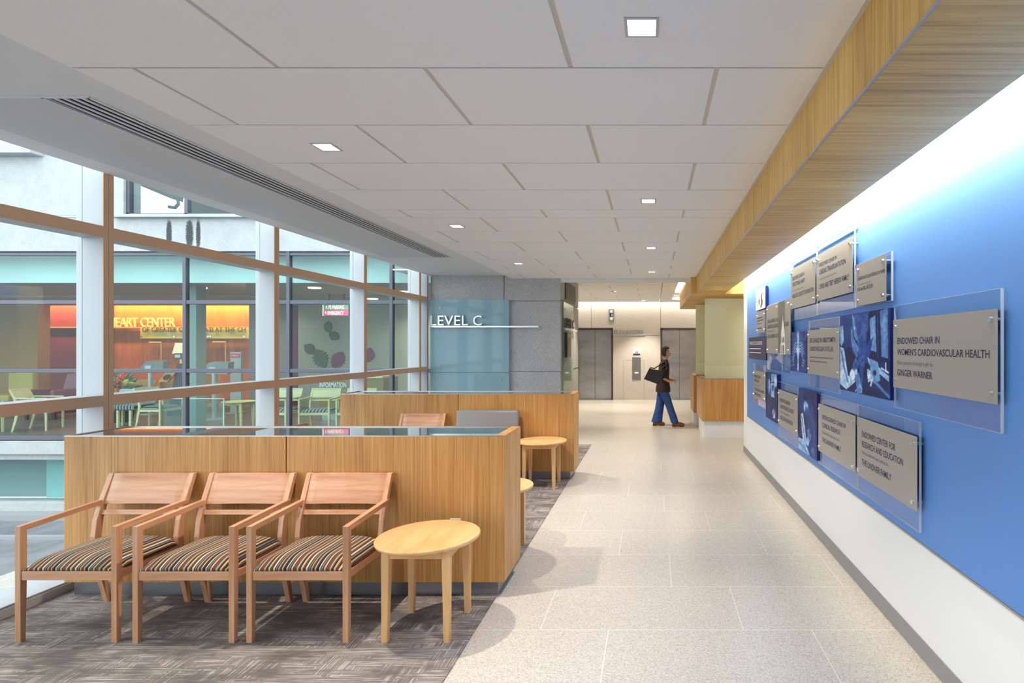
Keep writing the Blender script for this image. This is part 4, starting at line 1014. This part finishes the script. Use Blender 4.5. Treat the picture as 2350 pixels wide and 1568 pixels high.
# ================================================================ LOBBY ACROSS THE COURTYARD
def at(px, Y): return XP(px, Y)
PW = {'beech': M['pale_wood'], 'beech_post': M['pale_wood'], 'beech_arm': M['pale_wood'], 'striped_upholstery': M['stripes_grey']}
dup(chair, (at(720, 10.42), 10.42, 0), .12, 'pale wooden chair across the courtyard in front of the information counter', 'pale chairs in the lobby opposite', PW)
dup(chair, (at(806, 10.42), 10.42, 0), .12, 'pale wooden chair across the courtyard, cut off by the farther divider', 'pale chairs in the lobby opposite', PW)
dup(chair, (at(622, 10.42), 10.42, 0), .0, 'pale wooden chair across the courtyard seen beside the dark window post', 'pale chairs in the lobby opposite', PW)
dup(chair, (at(396, 11.2), 11.2, 0), math.pi*.5, 'pale wooden chair across the courtyard behind the clear glass screen', 'pale chairs in the lobby opposite', PW)
dup(chair, (at(-10, 10.7), 10.7, 0), math.pi*.9, 'pale wooden chair at the picture edge across the courtyard', 'pale chairs in the lobby opposite', PW)
dup(chair, (at(128, 11.0), 11.0, 0), math.pi*.62, 'pale wooden chair whose legs show below the warm-tinted window rail', 'pale chairs in the lobby opposite', PW)
dup(tb, (at(548, 11.2), 11.2, 0), 0, 'round pale table in the lobby across the courtyard', 'tables in the lobby opposite', {'maple': M['pale_wood'], 'maple_leg': M['pale_wood']})
t = thing('bench', 'long bench with grey striped seat in the lobby across the courtyard', 'bench', (at(300, 11.2), 11.3, 0)); o = t.location
MB(o).box(at(240, 11.2), at(326, 11.2), 11.0, 11.5, .36, .47).build('seat', M['stripes_grey'], t, bevel=.03)
MB(o).box(at(240, 11.2), at(326, 11.2), 11.5, 11.58, .45, .74).build('backrest', plain('bench_back', lin(150, 172, 174), .7), t, bevel=.02)
for px in (255, 290, 318):
    for y in (11.03, 11.45): MB(o).box(at(px, 11.2)-.02, at(px, 11.2)+.02, y-.02, y+.02, 0, .36).build('leg', M['pale_wood'], t)
t = thing('glass_screen', 'clear glass screen standing in the lobby across the courtyard', 'glass screen', (at(440, 10.6), 10.6, 0)); o = t.location
gs = Sh('screen_glass'); 
MB(o).box(at(375, 10.6), at(513, 10.6), 10.6, 10.612, .02, ZP(916, 10.6)).build('pane', _frost('screen_pane', (.85, .92, .92), .12, .05, (.7, .8, .8)), t)
MB(o).box(at(375, 10.6), at(513, 10.6), 10.598, 10.614, ZP(916, 10.6), ZP(914.6, 10.6)).box(at(512.4, 10.6), at(514, 10.6), 10.598, 10.614, .02, ZP(915, 10.6)).build('polished_edge', plain('screen_edge', lin(190, 222, 222), .2), t)
MB(o).box(at(375, 10.6)-.01, at(513, 10.6)+.01, 10.58, 10.63, 0, .02).build('base', M['frame_dark'], t)
# plum lounge chair
t = thing('lounge_chair', 'plum leather lounge chair behind the window at the picture edge', 'chair', (at(128, 12.6), 12.6, 0)); o = t.location; pl = plain('plum_leather', lin(118, 40, 62), .4)
MB(o).box(at(92, 12.6), at(150, 12.6), 12.35, 13.0, .30, .47).build('seat', pl, t, bevel=.05, seg=4)
MB(o).prism([(at(100, 12.6), 12.95, .40), (at(107, 12.6), 13.05, .98), (at(163, 12.6), 13.05, .98), (at(155, 12.6), 12.95, .40)], (0, .14, .03)).build('backrest', pl, t, bevel=.04, seg=4)
for px in (84, 152): MB(o).box(at(px, 12.6)-.05, at(px, 12.6)+.05, 12.3, 12.98, .12, .66).build('armrest', pl, t, bevel=.03, seg=3)
for px in (88, 150):
    for y in (12.37, 12.92): MB(o).box(at(px, 12.6)-.025, at(px, 12.6)+.025, y-.025, y+.025, 0, .31).build('leg', M['black'], t)
t = thing('lounge_chair', 'ochre lounge chair against the ochre wall across the courtyard', 'chair', (at(12, 13.4), 13.4, 0)); o = t.location; oc = plain('ochre_leather', lin(170, 150, 60), .5)
MB(o).box(at(-25, 13.4), at(40, 13.4), 13.2, 13.8, .3, .47).build('seat', oc, t, bevel=.05, seg=4)
MB(o).box(at(-22, 13.4), at(38, 13.4), 13.75, 13.9, .4, 1.02).build('backrest', oc, t, bevel=.05, seg=4)
for px in (-18, 34):
    for y in (13.25, 13.75): MB(o).box(at(px, 13.4)-.025, at(px, 13.4)+.025, y-.025, y+.025, 0, .31).build('leg', M['black'], t)
# heart center sign
gold = plain('gold_letters', lin(252, 232, 170), .35, .2)
t = thing('wall_sign', 'gold HEART CENTER lettering on the glowing cherry wall', 'sign', (at(330, 15.9), 15.92, 2.3)); o = t.location
tx = MB(o); text_to(tx, 'HEART CENTER', (at(251, 15.9), 15.905, ZP(750, 15.9)), (1, 0, 0), (0, 0, 1), at(401, 15.9)-at(251, 15.9), ZP(729.5, 15.9)-ZP(750, 15.9), .02); tx.build('lettering', gold, t)
t = thing('wall_sign', 'long yellow green glass sign below the HEART CENTER lettering', 'sign', (at(455, 15.9), 15.9, 1.98)); o = t.location
MB(o).box(at(322, 15.86), at(586, 15.86), 15.86, 15.872, ZP(777, 15.86), ZP(753, 15.86)).build('panel', plain('lime_glass', lin(190, 180, 74), .2), t)
for px in (325, 400, 478, 483, 560):
    MB(o).cyl((at(px, 15.86), 15.85, ZP(772.5, 15.86)), (at(px, 15.86), 16.0, ZP(772.5, 15.86)), .02).build('standoff', M['chrome'], t)
tx = MB(o); text_to(tx, 'OF GREATER CINCINNATI AT THE CH', (at(326, 15.84), 15.84, ZP(762.5, 15.84)), (1, 0, 0), (0, 0, 1), at(563, 15.84)-at(326, 15.84), ZP(751.5, 15.84)-ZP(762.5, 15.84), .006); tx.build('lettering', plain('brown_letters', lin(92, 60, 20), .5), t)
# kiosks
def kiosk(px, Y, label, slant):
    x = at(px, Y); t = thing('kiosk', label, 'kiosk', (x, Y, 0)); o = t.location; g = plain('kiosk_grey', lin(120, 130, 130), .5) if 'kiosk_grey' not in bpy.data.materials else bpy.data.materials['kiosk_grey']
    MB(o).cyl((x, Y, .02), (x, Y, 1.02), .045).build('post', M['alu_grey'], t)
    MB(o).cyl((x, Y, 0), (x, Y, .02), .22, .22, 28).build('base', M['alu_grey'], t)
    MB(o).prism([(x-.30, Y-.02, 1.00), (x+.30, Y-.02, 1.00), (x+.27, Y+.05, 1.26), (x-.17, Y+.05, 1.26)], (0, .18, .02)).build('housing', g, t, bevel=.02)
    MB(o).prism([(x-.12, Y-.022, 1.06), (x+.02, Y-.022, 1.06), (x+.02, Y+.0, 1.16), (x-.12, Y+.0, 1.16)], (0, -.006, 0)).build('screen', emit('kiosk_screen', (.6, .8, .9), .5) if 'kiosk_screen' not in bpy.data.materials else bpy.data.materials['kiosk_screen'], t)
    fr = MB(o); fr.box(x+.16, x+.175, Y+.1, Y+.115, 1.26, 1.72).box(x-.12, x+.18, Y+.1, Y+.12, 1.705, 1.735); fr.build('sign_frame', plain('brass', lin(210, 150, 80), .3, .6) if 'brass' not in bpy.data.materials else bpy.data.materials['brass'], t)
kiosk(492, 12.4, 'grey check-in kiosk with thin sign frame beside the emergency totem', 0)
kiosk(345, 13.4, 'grey check-in kiosk behind the flower arrangement', 0)
t = thing('lectern', 'dark lectern with round hole in its slanted wooden front', 'lectern', (at(395, 13.0), 13.0, 0)); o = t.location; Y = 13.0
MB(o).prism([(at(378, Y), Y+.05, 0), (at(420, Y), Y+.05, 0), (at(425, Y), Y+.05, ZP(835, Y)), (at(402, Y), Y+.05, ZP(835, Y))], (0, .4, 0)).build('body', plain('lectern_dark', lin(52, 52, 60), .5), t, bevel=.01)
MB(o).prism([(at(363, Y), Y, ZP(877, Y)), (at(384, Y), Y, ZP(877, Y)), (at(403, Y), Y, ZP(855, Y)), (at(380, Y), Y, ZP(855, Y))], (0, .045, 0)).build('slanted_front', M['oak'], t)
mb = MB(o); n = 28; cxm, czm = at(383.5, Y), ZP(865.5, Y)
mb.loft([[(cxm+.085*math.cos(a)+.035*math.sin(a), yy, czm+.062*math.sin(a)) for a in [2*math.pi*i/n for i in range(n)]] for yy in (Y-.012, Y-.0005)]); mb.build('round_hole', M['black'], t)
MB(o).box(at(397, Y), at(421, Y), Y+.02, Y+.045, ZP(825, Y), ZP(811, Y)).build('display_head', plain('display_brown', lin(96, 60, 40), .5), t, bevel=.01)
MB(o).box(at(400, Y), at(412, Y), Y+.012, Y+.0195, ZP(821, Y), ZP(814, Y)).build('screen', bpy.data.materials['kiosk_screen'], t)
t = thing('table_lamp', 'lit lamp with tapered cream shade behind the lectern', 'lamp', (at(413, 14.2), 14.2, 0)); o = t.location; Y = 14.2; x = at(415, Y)
MB(o).cyl((x, Y, ZP(812, Y)), (x, Y, ZP(787, Y)), .17, .11, 28).build('lamp_shade', emit('lamp_shade_glow', (1, .78, .5), .85), t)
MB(o).cyl((x, Y, .75), (x, Y, ZP(812, Y)), .03, .02).build('stem', gold, t)
MB(o).box(x-.3, x+.3, Y-.25, Y+.25, 0, .75).build('base', M['oak'], t)
for px, Y, rz, lb in ((316, 13.6, 0, 'oak chair by the cherry wall next to the flower arrangement'), (468, 14.8, .1, 'oak chair by the cherry wall beside the grey kiosk post')):
    dup(chair, (at(px, Y), Y-.3, 0), rz, lb, 'oak chairs by the cherry wall', {'beech': M['oak'], 'beech_post': M['oak'], 'beech_arm': M['oak'], 'striped_upholstery': M['leather']})
# plant with red flowers
t = thing('flower_arrangement', 'dark leafy arrangement with orange red flower spikes in the lobby opposite', 'plant', (at(282, 12.0), 12.0, 0)); o = t.location; Y = 12.0
leafm = plain('dark_leaf', lin(52, 74, 40), .4); lm2 = plain('yellow_leaf', lin(168, 168, 80), .4); red = plain('red_bract', lin(226, 70, 40), .4)
MB(o).cyl((at(282, Y), Y, 0), (at(282, Y), Y, .62), .16, .22, 24).build('pot', M['black'], t, bevel=.01)
def leaf(mb, c, d, L, wd):
    d = Vector(d).normalized(); s = d.cross(Vector((.2, -1, .1))).normalized(); c = Vector(c); n = s.cross(d); pts = []
    for k in range(9):
        u = k/8; w = wd*math.sin(math.pi*min(1, u*1.02))**.8; p = c+d*L*u+n*(.18*L*u*(1-u)); pts.append([p-s*w+n*.002, p+s*w+n*.002, p+s*w-n*.002, p-s*w-n*.002])
    mb.loft(pts, True)
for k in range(14):
    a = random.uniform(0, 2*math.pi); el = random.uniform(.1, 1.1); mb = MB(o)
    leaf(mb, (at(282, Y), Y, .62+random.uniform(0, .2)), (math.cos(a)*math.cos(el), math.sin(a)*.5, math.sin(el)), random.uniform(.25, .42), random.uniform(.04, .075)); mb.build('leaf', lm2 if k % 4 == 0 else leafm, t)
for px, py in ((291, 857), (284, 871), (272, 880)):
    mb = MB(o); b = Vector((at(px, Y), Y-.05, ZP(py, Y)))
    for k in range(5): leaf(mb, b+Vector((0, 0, .04*k-.08)), ((-1)**k*.8, -.2, .6), .10, .016)
    mb.tube([(at(282, Y), Y, .62), b+Vector((0, 0, -.08)), b+Vector((.01, 0, .14))], .006, 6); mb.build('flower_spike', red, t)
# totem
t = thing('sign_totem', 'pale grey totem with red EMERGENCY header in the lobby opposite', 'sign', (at(541, 13.6), 13.6, 0)); o = t.location; Y = 13.6
MB(o).box(at(528, Y), at(553, Y), Y, Y+.08, .02, ZP(808, Y)).build('panel', plain('totem_grey', lin(168, 172, 170), .5), t, bevel=.006)
MB(o).box(at(525, Y), at(556, Y), Y-.15, Y+.25, 0, .02).build('base', M['alu_grey'], t)
MB(o).box(at(530, Y), at(551, Y), Y-.006, Y-.0005, ZP(821, Y), ZP(812.5, Y)).build('red_header', plain('sign_red', lin(206, 28, 60), .5), t)
tx = MB(o); text_to(tx, '+ EMERGENCY', (at(531, Y), Y-.008, ZP(818.6, Y)), (1, 0, 0), (0, 0, 1), .19, .042); tx.build('lettering', M['white_ink'], t)
tx = MB(o)

# hanging parking sign, information counter, wall leaves
t = thing('hanging_sign', 'hanging dark sign reading P3 PARKING and EMERGENCY', 'sign', (at(770, 12.6), 12.6, 2.5)); o = t.location; Y = 12.6
MB(o).box(at(742.5, Y), at(800, Y), Y, Y+.05, ZP(711.5, Y), ZP(697.5, Y)).build('green_panel', plain('sign_green', lin(84, 112, 100), .4), t)
MB(o).box(at(742.5, Y), at(800, Y), Y, Y+.05, ZP(724.5, Y), ZP(712, Y)).build('red_panel', plain('sign_maroon', lin(150, 50, 92), .4), t)
MB(o).box(at(740.8, Y), at(742.3, Y), Y-.01, Y+.06, ZP(725, Y), ZP(697, Y)).build('end_cap', M['white_ink'], t)
tx = MB(o); text_to(tx, '↖ P3 PARKING', (at(748, Y), Y-.004, ZP(708.8, Y)), (1, 0, 0), (0, 0, 1), at(790, Y)-at(748, Y), .075); tx.build('lettering', M['white_ink'], t); tx = MB(o); text_to(tx, '↑ EMERGENCY', (at(745, Y), Y-.004, ZP(722.3, Y)), (1, 0, 0), (0, 0, 1), at(789, Y)-at(745, Y), .075); tx.build('lettering', M['white_ink'], t)
for px in (754, 788): MB(o).cyl((at(px, Y), Y+.025, ZP(697, Y)), (at(px, Y), Y+.025, 2.80), .012, .012, 8).build('hanger', M['frame_dark'], t)
t = thing('information_counter', 'olive counter with white INFORMATION lettering across the courtyard', 'counter', (at(790, 12.2), 12.2, 0)); o = t.location; Y = 12.2
MB(o).box(at(733, Y), at(880, Y), Y, Y+.7, .30, ZP(868, Y)).build('front_panel', plain('olive_panel', lin(140, 124, 66), .5), t, bevel=.005)
MB(o).box(at(733, Y), at(880, Y), Y-.05, Y+.75, ZP(868, Y)+.0005, ZP(868, Y)+.04).build('counter_top', M['pale_wood'], t)
MB(o).box(at(736, Y), at(880, Y), Y+.05, Y+.65, 0, .30).build('base', M['alu_grey'], t)
tx = MB(o); text_to(tx, 'INFORMATION', (at(734, Y), Y-.008, ZP(889, Y)), (1, 0, 0), (0, 0, 1), at(795, Y)-at(734, Y), ZP(878.3, Y)-ZP(889, Y), .004, .02); tx.build('lettering', M['white_ink'], t)
def wall_leaf(px, py, Lpx, ang, color, label):
    Y = 14.97; c = (at(px, Y), Y, ZP(py, Y)); L = Lpx/F*Y; mb = MB(c); ca, sa = math.cos(ang), math.sin(ang); pts = []
    N_pts = 26
    for k in range(N_pts+1):
        u = k/N_pts; w = .30*math.sin(math.pi*u)**.7*(1+.35*((k % 4) in (1, 2))); pts.append((u-.5, w))
    out = pts+[(u, -w) for u, w in reversed(pts[1:-1])]
    mb.prism([(c[0]+L*(u*ca-w*sa), Y, c[2]+L*(u*sa+w*ca)) for u, w in out], (0, .025, 0))
    o = mb.build('wall_leaf', color); tag(o, label, 'wall decoration', 'leaf shapes on the sage wall')
lg = plain('leaf_green', lin(64, 92, 70), .6); lp = plain('leaf_plum', lin(112, 44, 86), .6); lk = plain('leaf_dark', lin(72, 70, 72), .6)
wall_leaf(735, 823, 46, 2.0, lg, 'dark green leaf shape on the sage wall opposite')
wall_leaf(775, 826, 42, 1.0, lp, 'plum leaf shape on the sage wall opposite')
wall_leaf(710, 801, 30, 2.5, lk, 'charcoal oak leaf shape beside the plum pilaster')
wall_leaf(752, 750, 26, 1.5, lg, 'grey green leaf shape below the hanging sign')
wall_leaf(766, 771, 26, 2.6, lk, 'dark maple leaf shape at mid height on the sage wall')
wall_leaf(846, 815, 34, 1.4, lp, 'plum leaf shape seen past the third window post')
for px, py, lb in ((722, 660, 'round yellow lobby downlight above the hanging sign'), (855, 683, 'round yellow lobby downlight past the third window post'), (925, 669, 'round yellow lobby downlight close to the column'),
                   (459, 660, 'round yellow lobby downlight above the grey kiosk'), (80, 702, 'round yellow lobby downlight over the ochre wall')):
    z = 2.80; Yv = (z-H)*F/(VY-py)
    if Yv > 12.95: z = 2.75; Yv = (z-H)*F/(VY-py)
    if 12.97 < Yv < 13.15: Yv = 13.25
    c = (at(px, Yv), Yv, z); tt = thing('round_downlight', lb, 'ceiling light', c, 0, 'round lobby downlights')
    MB(c).cyl((c[0], c[1], z-.02), (c[0], c[1], z-.0005), .11, .12, 24).build('lens', M['lens_warm'], tt)
# electrical box seen through the upper window
t = thing('pipe_box', 'white service box with curved pipe behind the upper window', 'service box', (at(335, 11.5), 11.5, 4.9)); o = t.location; Y = 11.5
MB(o).prism([(at(318, Y), Y, ZP(425, Y)), (at(392, Y), Y, ZP(456, Y)), (at(394, Y), Y, ZP(440, Y)), (at(318, Y), Y, ZP(405, Y))], (0, .3, 0)).build('box', plain('service_grey', (.26, .29, .30), .6), t, bevel=.01)
MB(o).tube([(at(390, Y), Y+.1, ZP(448, Y)), (at(398, Y), Y+.1, ZP(455, Y)), (at(400, Y), Y+.1, ZP(466, Y)), (at(392, Y), Y+.1, ZP(474, Y)), (at(378, Y), Y+.1, ZP(472, Y))], .035, 10).build('pipe', bpy.data.materials['service_grey'], t)

# ================================================================ WALKING PERSON
PX, PY = .26, 11.39
def skin(name, nodes, edges, mat, parent, root=0, sub=2, origin=None):
    me = bpy.data.meshes.new(name); me.from_pydata([n[0] for n in nodes], edges, []); ob = bpy.data.objects.new(name, me); COL.objects.link(ob)
    ob.parent = parent; me.materials.append(mat)
    md = ob.modifiers.new('skin', 'SKIN'); md.use_smooth_shade = True
    for i, n in enumerate(nodes):
        sv = me.skin_vertices[0].data[i]; r = n[1]; sv.radius = (r, r) if not isinstance(r, tuple) else r; sv.use_root = (i == root)
    s = ob.modifiers.new('sub', 'SUBSURF'); s.levels = sub; s.render_levels = sub
    dg = bpy.context.evaluated_depsgraph_get(); ev = ob.evaluated_get(dg); m2 = bpy.data.meshes.new_from_object(ev)
    ob.modifiers.clear(); old = ob.data; ob.data = m2; bpy.data.meshes.remove(old)
    for p in m2.polygons: p.use_smooth = True
    return ob
person = thing('person', 'person in dark brown top and blue jeans walking past the elevators with a shoulder bag', 'person', (PX, PY, 0))
sk = plain('skin', lin(196, 138, 108), .5)
nodes = []; edges = []
def nd(p, r, par=None):
    nodes.append((p, r)); i = len(nodes)-1
    if par is not None: edges.append((par, i))
    return i
# facing +X (walks to the right), slight forward lean; y<0 is the camera side
pel = nd((-.04, 0, .87), (.125, .105)); ab = nd((-.035, 0, 1.00), (.105, .088), pel); ch = nd((-.03, 0, 1.16), (.115, .098), ab); sh = nd((-.025, 0, 1.27), (.085, .075), ch)
nk = nd((-.005, 0, 1.345), .045, sh); nk2 = nd((.012, 0, 1.395), .044, nk); hd = nd((.022, 0, 1.445), (.072, .066), nk2); hd2 = nd((.018, 0, 1.505), (.083, .074), hd); hd3 = nd((.008, 0, 1.555), (.062, .056), hd2)
def arm(s, elbow, wrist, hand_dir, curl):
    a = nd((-.03, s*.135, 1.225), .026, sh); b = nd((elbow[0], s*elbow[1], elbow[2]), .030, a); c = nd((wrist[0], s*wrist[1], wrist[2]), .025, b)
    d = Vector(hand_dir).normalized(); side = Vector((0, 1, 0)); up = d.cross(side)
    pm = Vector((wrist[0], s*wrist[1], wrist[2]))+d*.045; p = nd(tuple(pm), (.030, .020), c)
    for k in range(4):
        off = side*((k-1.5)*.017); L = (.034, .039, .037, .029)[k]
        q1 = nd(tuple(pm+d*.038+off), .0090, p); q2 = nd(tuple(pm+d*(.038+L*.9)+off+up*(-curl*.35*L)), .0082, q1); nd(tuple(pm+d*(.038+L*1.25)+off+up*(-curl*L)), .0072, q2)
    t1 = nd(tuple(pm-d*.01+side*(-s*.030)+up*.008), .0095, p); nd(tuple(pm+d*.025+side*(-s*.040)+up*-.010), .0080, t1)
arm(-1, (-.06, .185, .99), (.065, .165, .915), (1, .12, .06), 1.0)
arm(1, (-.02, .185, 1.00), (.10, .16, .925), (1, -.12, .06), 1.0)
def leg(s, knee, ankle, toe):
    a = nd((-.04, s*.085, .80), .082, pel); b = nd((knee[0], s*.085, knee[1]), .055, a); c = nd((ankle[0], s*.08, ankle[1]), .036, b); e = nd((ankle[0]+.02, s*.08, ankle[1]-.045), .030, c); nd((toe[0], s*.08, toe[1]), .026, e)
leg(-1, (.05, .47), (.175, .105), (.28, .045)); leg(1, (-.10, .46), (-.19, .115), (-.09, .045))
body = skin('body', nodes, edges, sk, person)
# face: nose, eyes, lips, ears are raised on small meshes fused to the head surface
mb = MB(); mb.loft([[(.095, -.011, 1.462), (.095, .011, 1.462), (.088, .012, 1.452), (.088, -.012, 1.452)], [(.118, -.010, 1.463), (.118, .010, 1.463), (.106, .010, 1.455), (.106, -.010, 1.455)], [(.092, -.005, 1.505), (.092, .005, 1.505), (.085, .005, 1.503), (.085, -.005, 1.503)]], True)
mb.build('nose', sk, person)
for s in (-1, 1):
    MB().ellipsoid((.085, s*.031, 1.500), .012, .014, .009, 12, 8).build('eye', plain('eye_white', (.7, .7, .68), .3) if s < 0 else bpy.data.materials['eye_white'], person)
    MB().ellipsoid((.0955, s*.031, 1.500), .004, .006, .006, 10, 6).build('iris', M['black'], person)
    MB().ellipsoid((.01, s*.074, 1.485), .018, .008, .028, 12, 8).build('ear', sk, person)
MB().ellipsoid((.094, 0, 1.435), .010, .024, .008, 12, 8).build('lips', plain('lips', lin(168, 92, 82), .4), person)
# short dark hair
hair = plain('dark_hair', lin(44, 30, 24), .6)
mb = MB(); rings = []
for k in range(13):
    z = 1.415+k*(1.622-1.415)/12; u = k/12; r = math.sin(math.acos(min(.999, max(-1, (z-1.51)/.113))))
    front = .093*r if z > 1.555 else (.02-.02*(1-u)); back_ = .098*max(r, .55 if z < 1.5 else r); wdt = .089*max(r, .7 if z < 1.5 else r)
    ring = []
    for i in range(24):
        a = 2*math.pi*i/24; cx_ = math.cos(a); ring.append((.006+(front if cx_ > 0 else back_)*cx_, wdt*math.sin(a), z))
    rings.append(ring)
mb.loft(rings, True); mb.build('hair', hair, person)
# dark brown top with sleeves to the elbow
def er(x, y, z, rx, ry, n=24): return [(x+rx*math.cos(2*math.pi*i/n), y+ry*math.sin(2*math.pi*i/n), z) for i in range(n)]
tm = plain('dark_brown_knit', lin(46, 26, 24), .8)
mb = MB()
mb.loft([er(-.052, 0, .700, .150, .186), er(-.052, 0, .78, .147, .186), er(-.048, 0, .88, .128, .168), er(-.042, 0, 1.0, .110, .148), er(-.034, 0, 1.10, .114, .156), er(-.03, 0, 1.20, .110, .168), er(-.028, 0, 1.26, .100, .182), er(-.022, 0, 1.30, .080, .150), er(-.012, 0, 1.335, .060, .066), er(-.006, 0, 1.352, .054, .056)], True)
for s, ex_ in ((-1, -.06), (1, -.02)):
    mb.tube([(-.028, s*.07, 1.235), (-.03, s*.150, 1.232), (-.035, s*.172, 1.17), ((-.03+ex_)/2-.008, s*.184, 1.09), (ex_-.005, s*.188, 1.01), (ex_+.01, s*.187, .975)], [.064, .076, .073, .062, .055, .054], 14)
mb.build('top', tm, person)
# wide jeans
def _denim():
    s = Sh('denim'); n = s.noise(s.coord((1, 1, 1)), 9, 4, .7); f = s.noise(s.coord((260, 260, 40)), 1, 2)
    s.p(color=s.ramp(s.math('ADD', s.math('MULTIPLY', n, .7), s.math('MULTIPLY', f, .3)), [(.3, lin(26, 52, 104)), (.65, lin(58, 96, 158))]), rough=.85); return s.m
jm = _denim()
mb = MB(); mb.loft([er(-.05, 0, .92, .112, .150), er(-.052, 0, .84, .120, .165), er(-.052, 0, .74, .118, .168), er(-.05, 0, .68, .09, .14)], True)
mb.loft([er(-.045, -.085, .80, .080, .075), er(-.016, -.085, .66, .096, .086), er(.045, -.085, .50, .082, .080), er(.10, -.084, .34, .078, .080), er(.150, -.083, .20, .078, .084), er(.188, -.082, .075, .078, .088)], True)
mb.loft([er(-.06, .085, .80, .098, .085), er(-.075, .085, .66, .096, .086), er(-.10, .085, .50, .088, .082), er(-.125, .084, .34, .090, .082), er(-.155, .083, .20, .100, .088), er(-.180, .082, .075, .112, .094)], True)
mb.build('jeans', jm, person)
# brown clogs
sm_ = plain('brown_leather', lin(150, 86, 50), .45); sl = plain('clog_sole', lin(110, 60, 34), .6)
for s, hx, z0, pitch in ((-1, .135, .0, 0), (1, -.255, .0, 0)):
    mb = MB(); prof = [(0, .035, .045), (.06, .038, .060), (.12, .042, .072), (.18, .046, .060), (.225, .038, .038), (.245, .018, .020)]
    rings = []
    for x, w, h in prof:
        rings.append([(hx+x, s*.08+w*math.cos(a), z0+.030+max(0, h*math.sin(a))) for a in [2*math.pi*i/16 for i in range(16)]])
    mb.loft(rings, True); mb.build('shoe', sm_, person, sub=1)
    mb = MB(); mb.prism([(hx-.005, s*.08-.034, 0), (hx+.065, s*.08-.036, 0), (hx+.085, s*.08-.038, .018), (hx+.13, s*.08-.042, .012), (hx+.16, s*.08-.045, 0), (hx+.235, s*.08-.035, 0.004), (hx+.245, s*.08-.034, .030), (hx-.005, s*.08-.034, .032)], (0, .074, 0)); mb.build('sole', sl, person, bevel=.004)
# shoulder bag hanging at the camera side, tilted back
bag = thing('shoulder_bag', 'black shoulder bag tilted behind the walking person', 'bag', (PX-.22, PY-.25, .98))
mb = MB(); a = math.radians(-20); c_, s_ = math.cos(a), math.sin(a)
def bp(x, z): return (x*c_-z*s_-.02, z*c_+x*s_+.06)
front = [bp(-.16, -.13), bp(.17, -.13), bp(.15, .13), bp(-.13, .13)]
mb.loft([[(x, -.10, z) for x, z in front], [(x*1.0, -.045, z) for x, z in front]]); ob = mb.build('bag_body', plain('black_leather', (.014, .015, .016), .35), bag, bevel=.02, seg=3)
zp = MB(); p0, p1 = bp(-.12, .118), bp(.0, .118); zp.tube([(p0[0], -.108, p0[1]), (p1[0], -.108, p1[1])], .006, 8); zp.build('zipper', plain('zip_brass', lin(210, 190, 110), .3, .8), bag)
q0, q1 = bp(-.11, .13), bp(.12, .13)
MB().tube([(q0[0], -.07, q0[1]), (q0[0]+.07, -.03, .20), (.17, .04, .312), (.20, .09, .336), (q1[0]+.10, -.02, .20), (q1[0], -.07, q1[1])], .011, 8).build('strap', bpy.data.materials['black_leather'], bag)
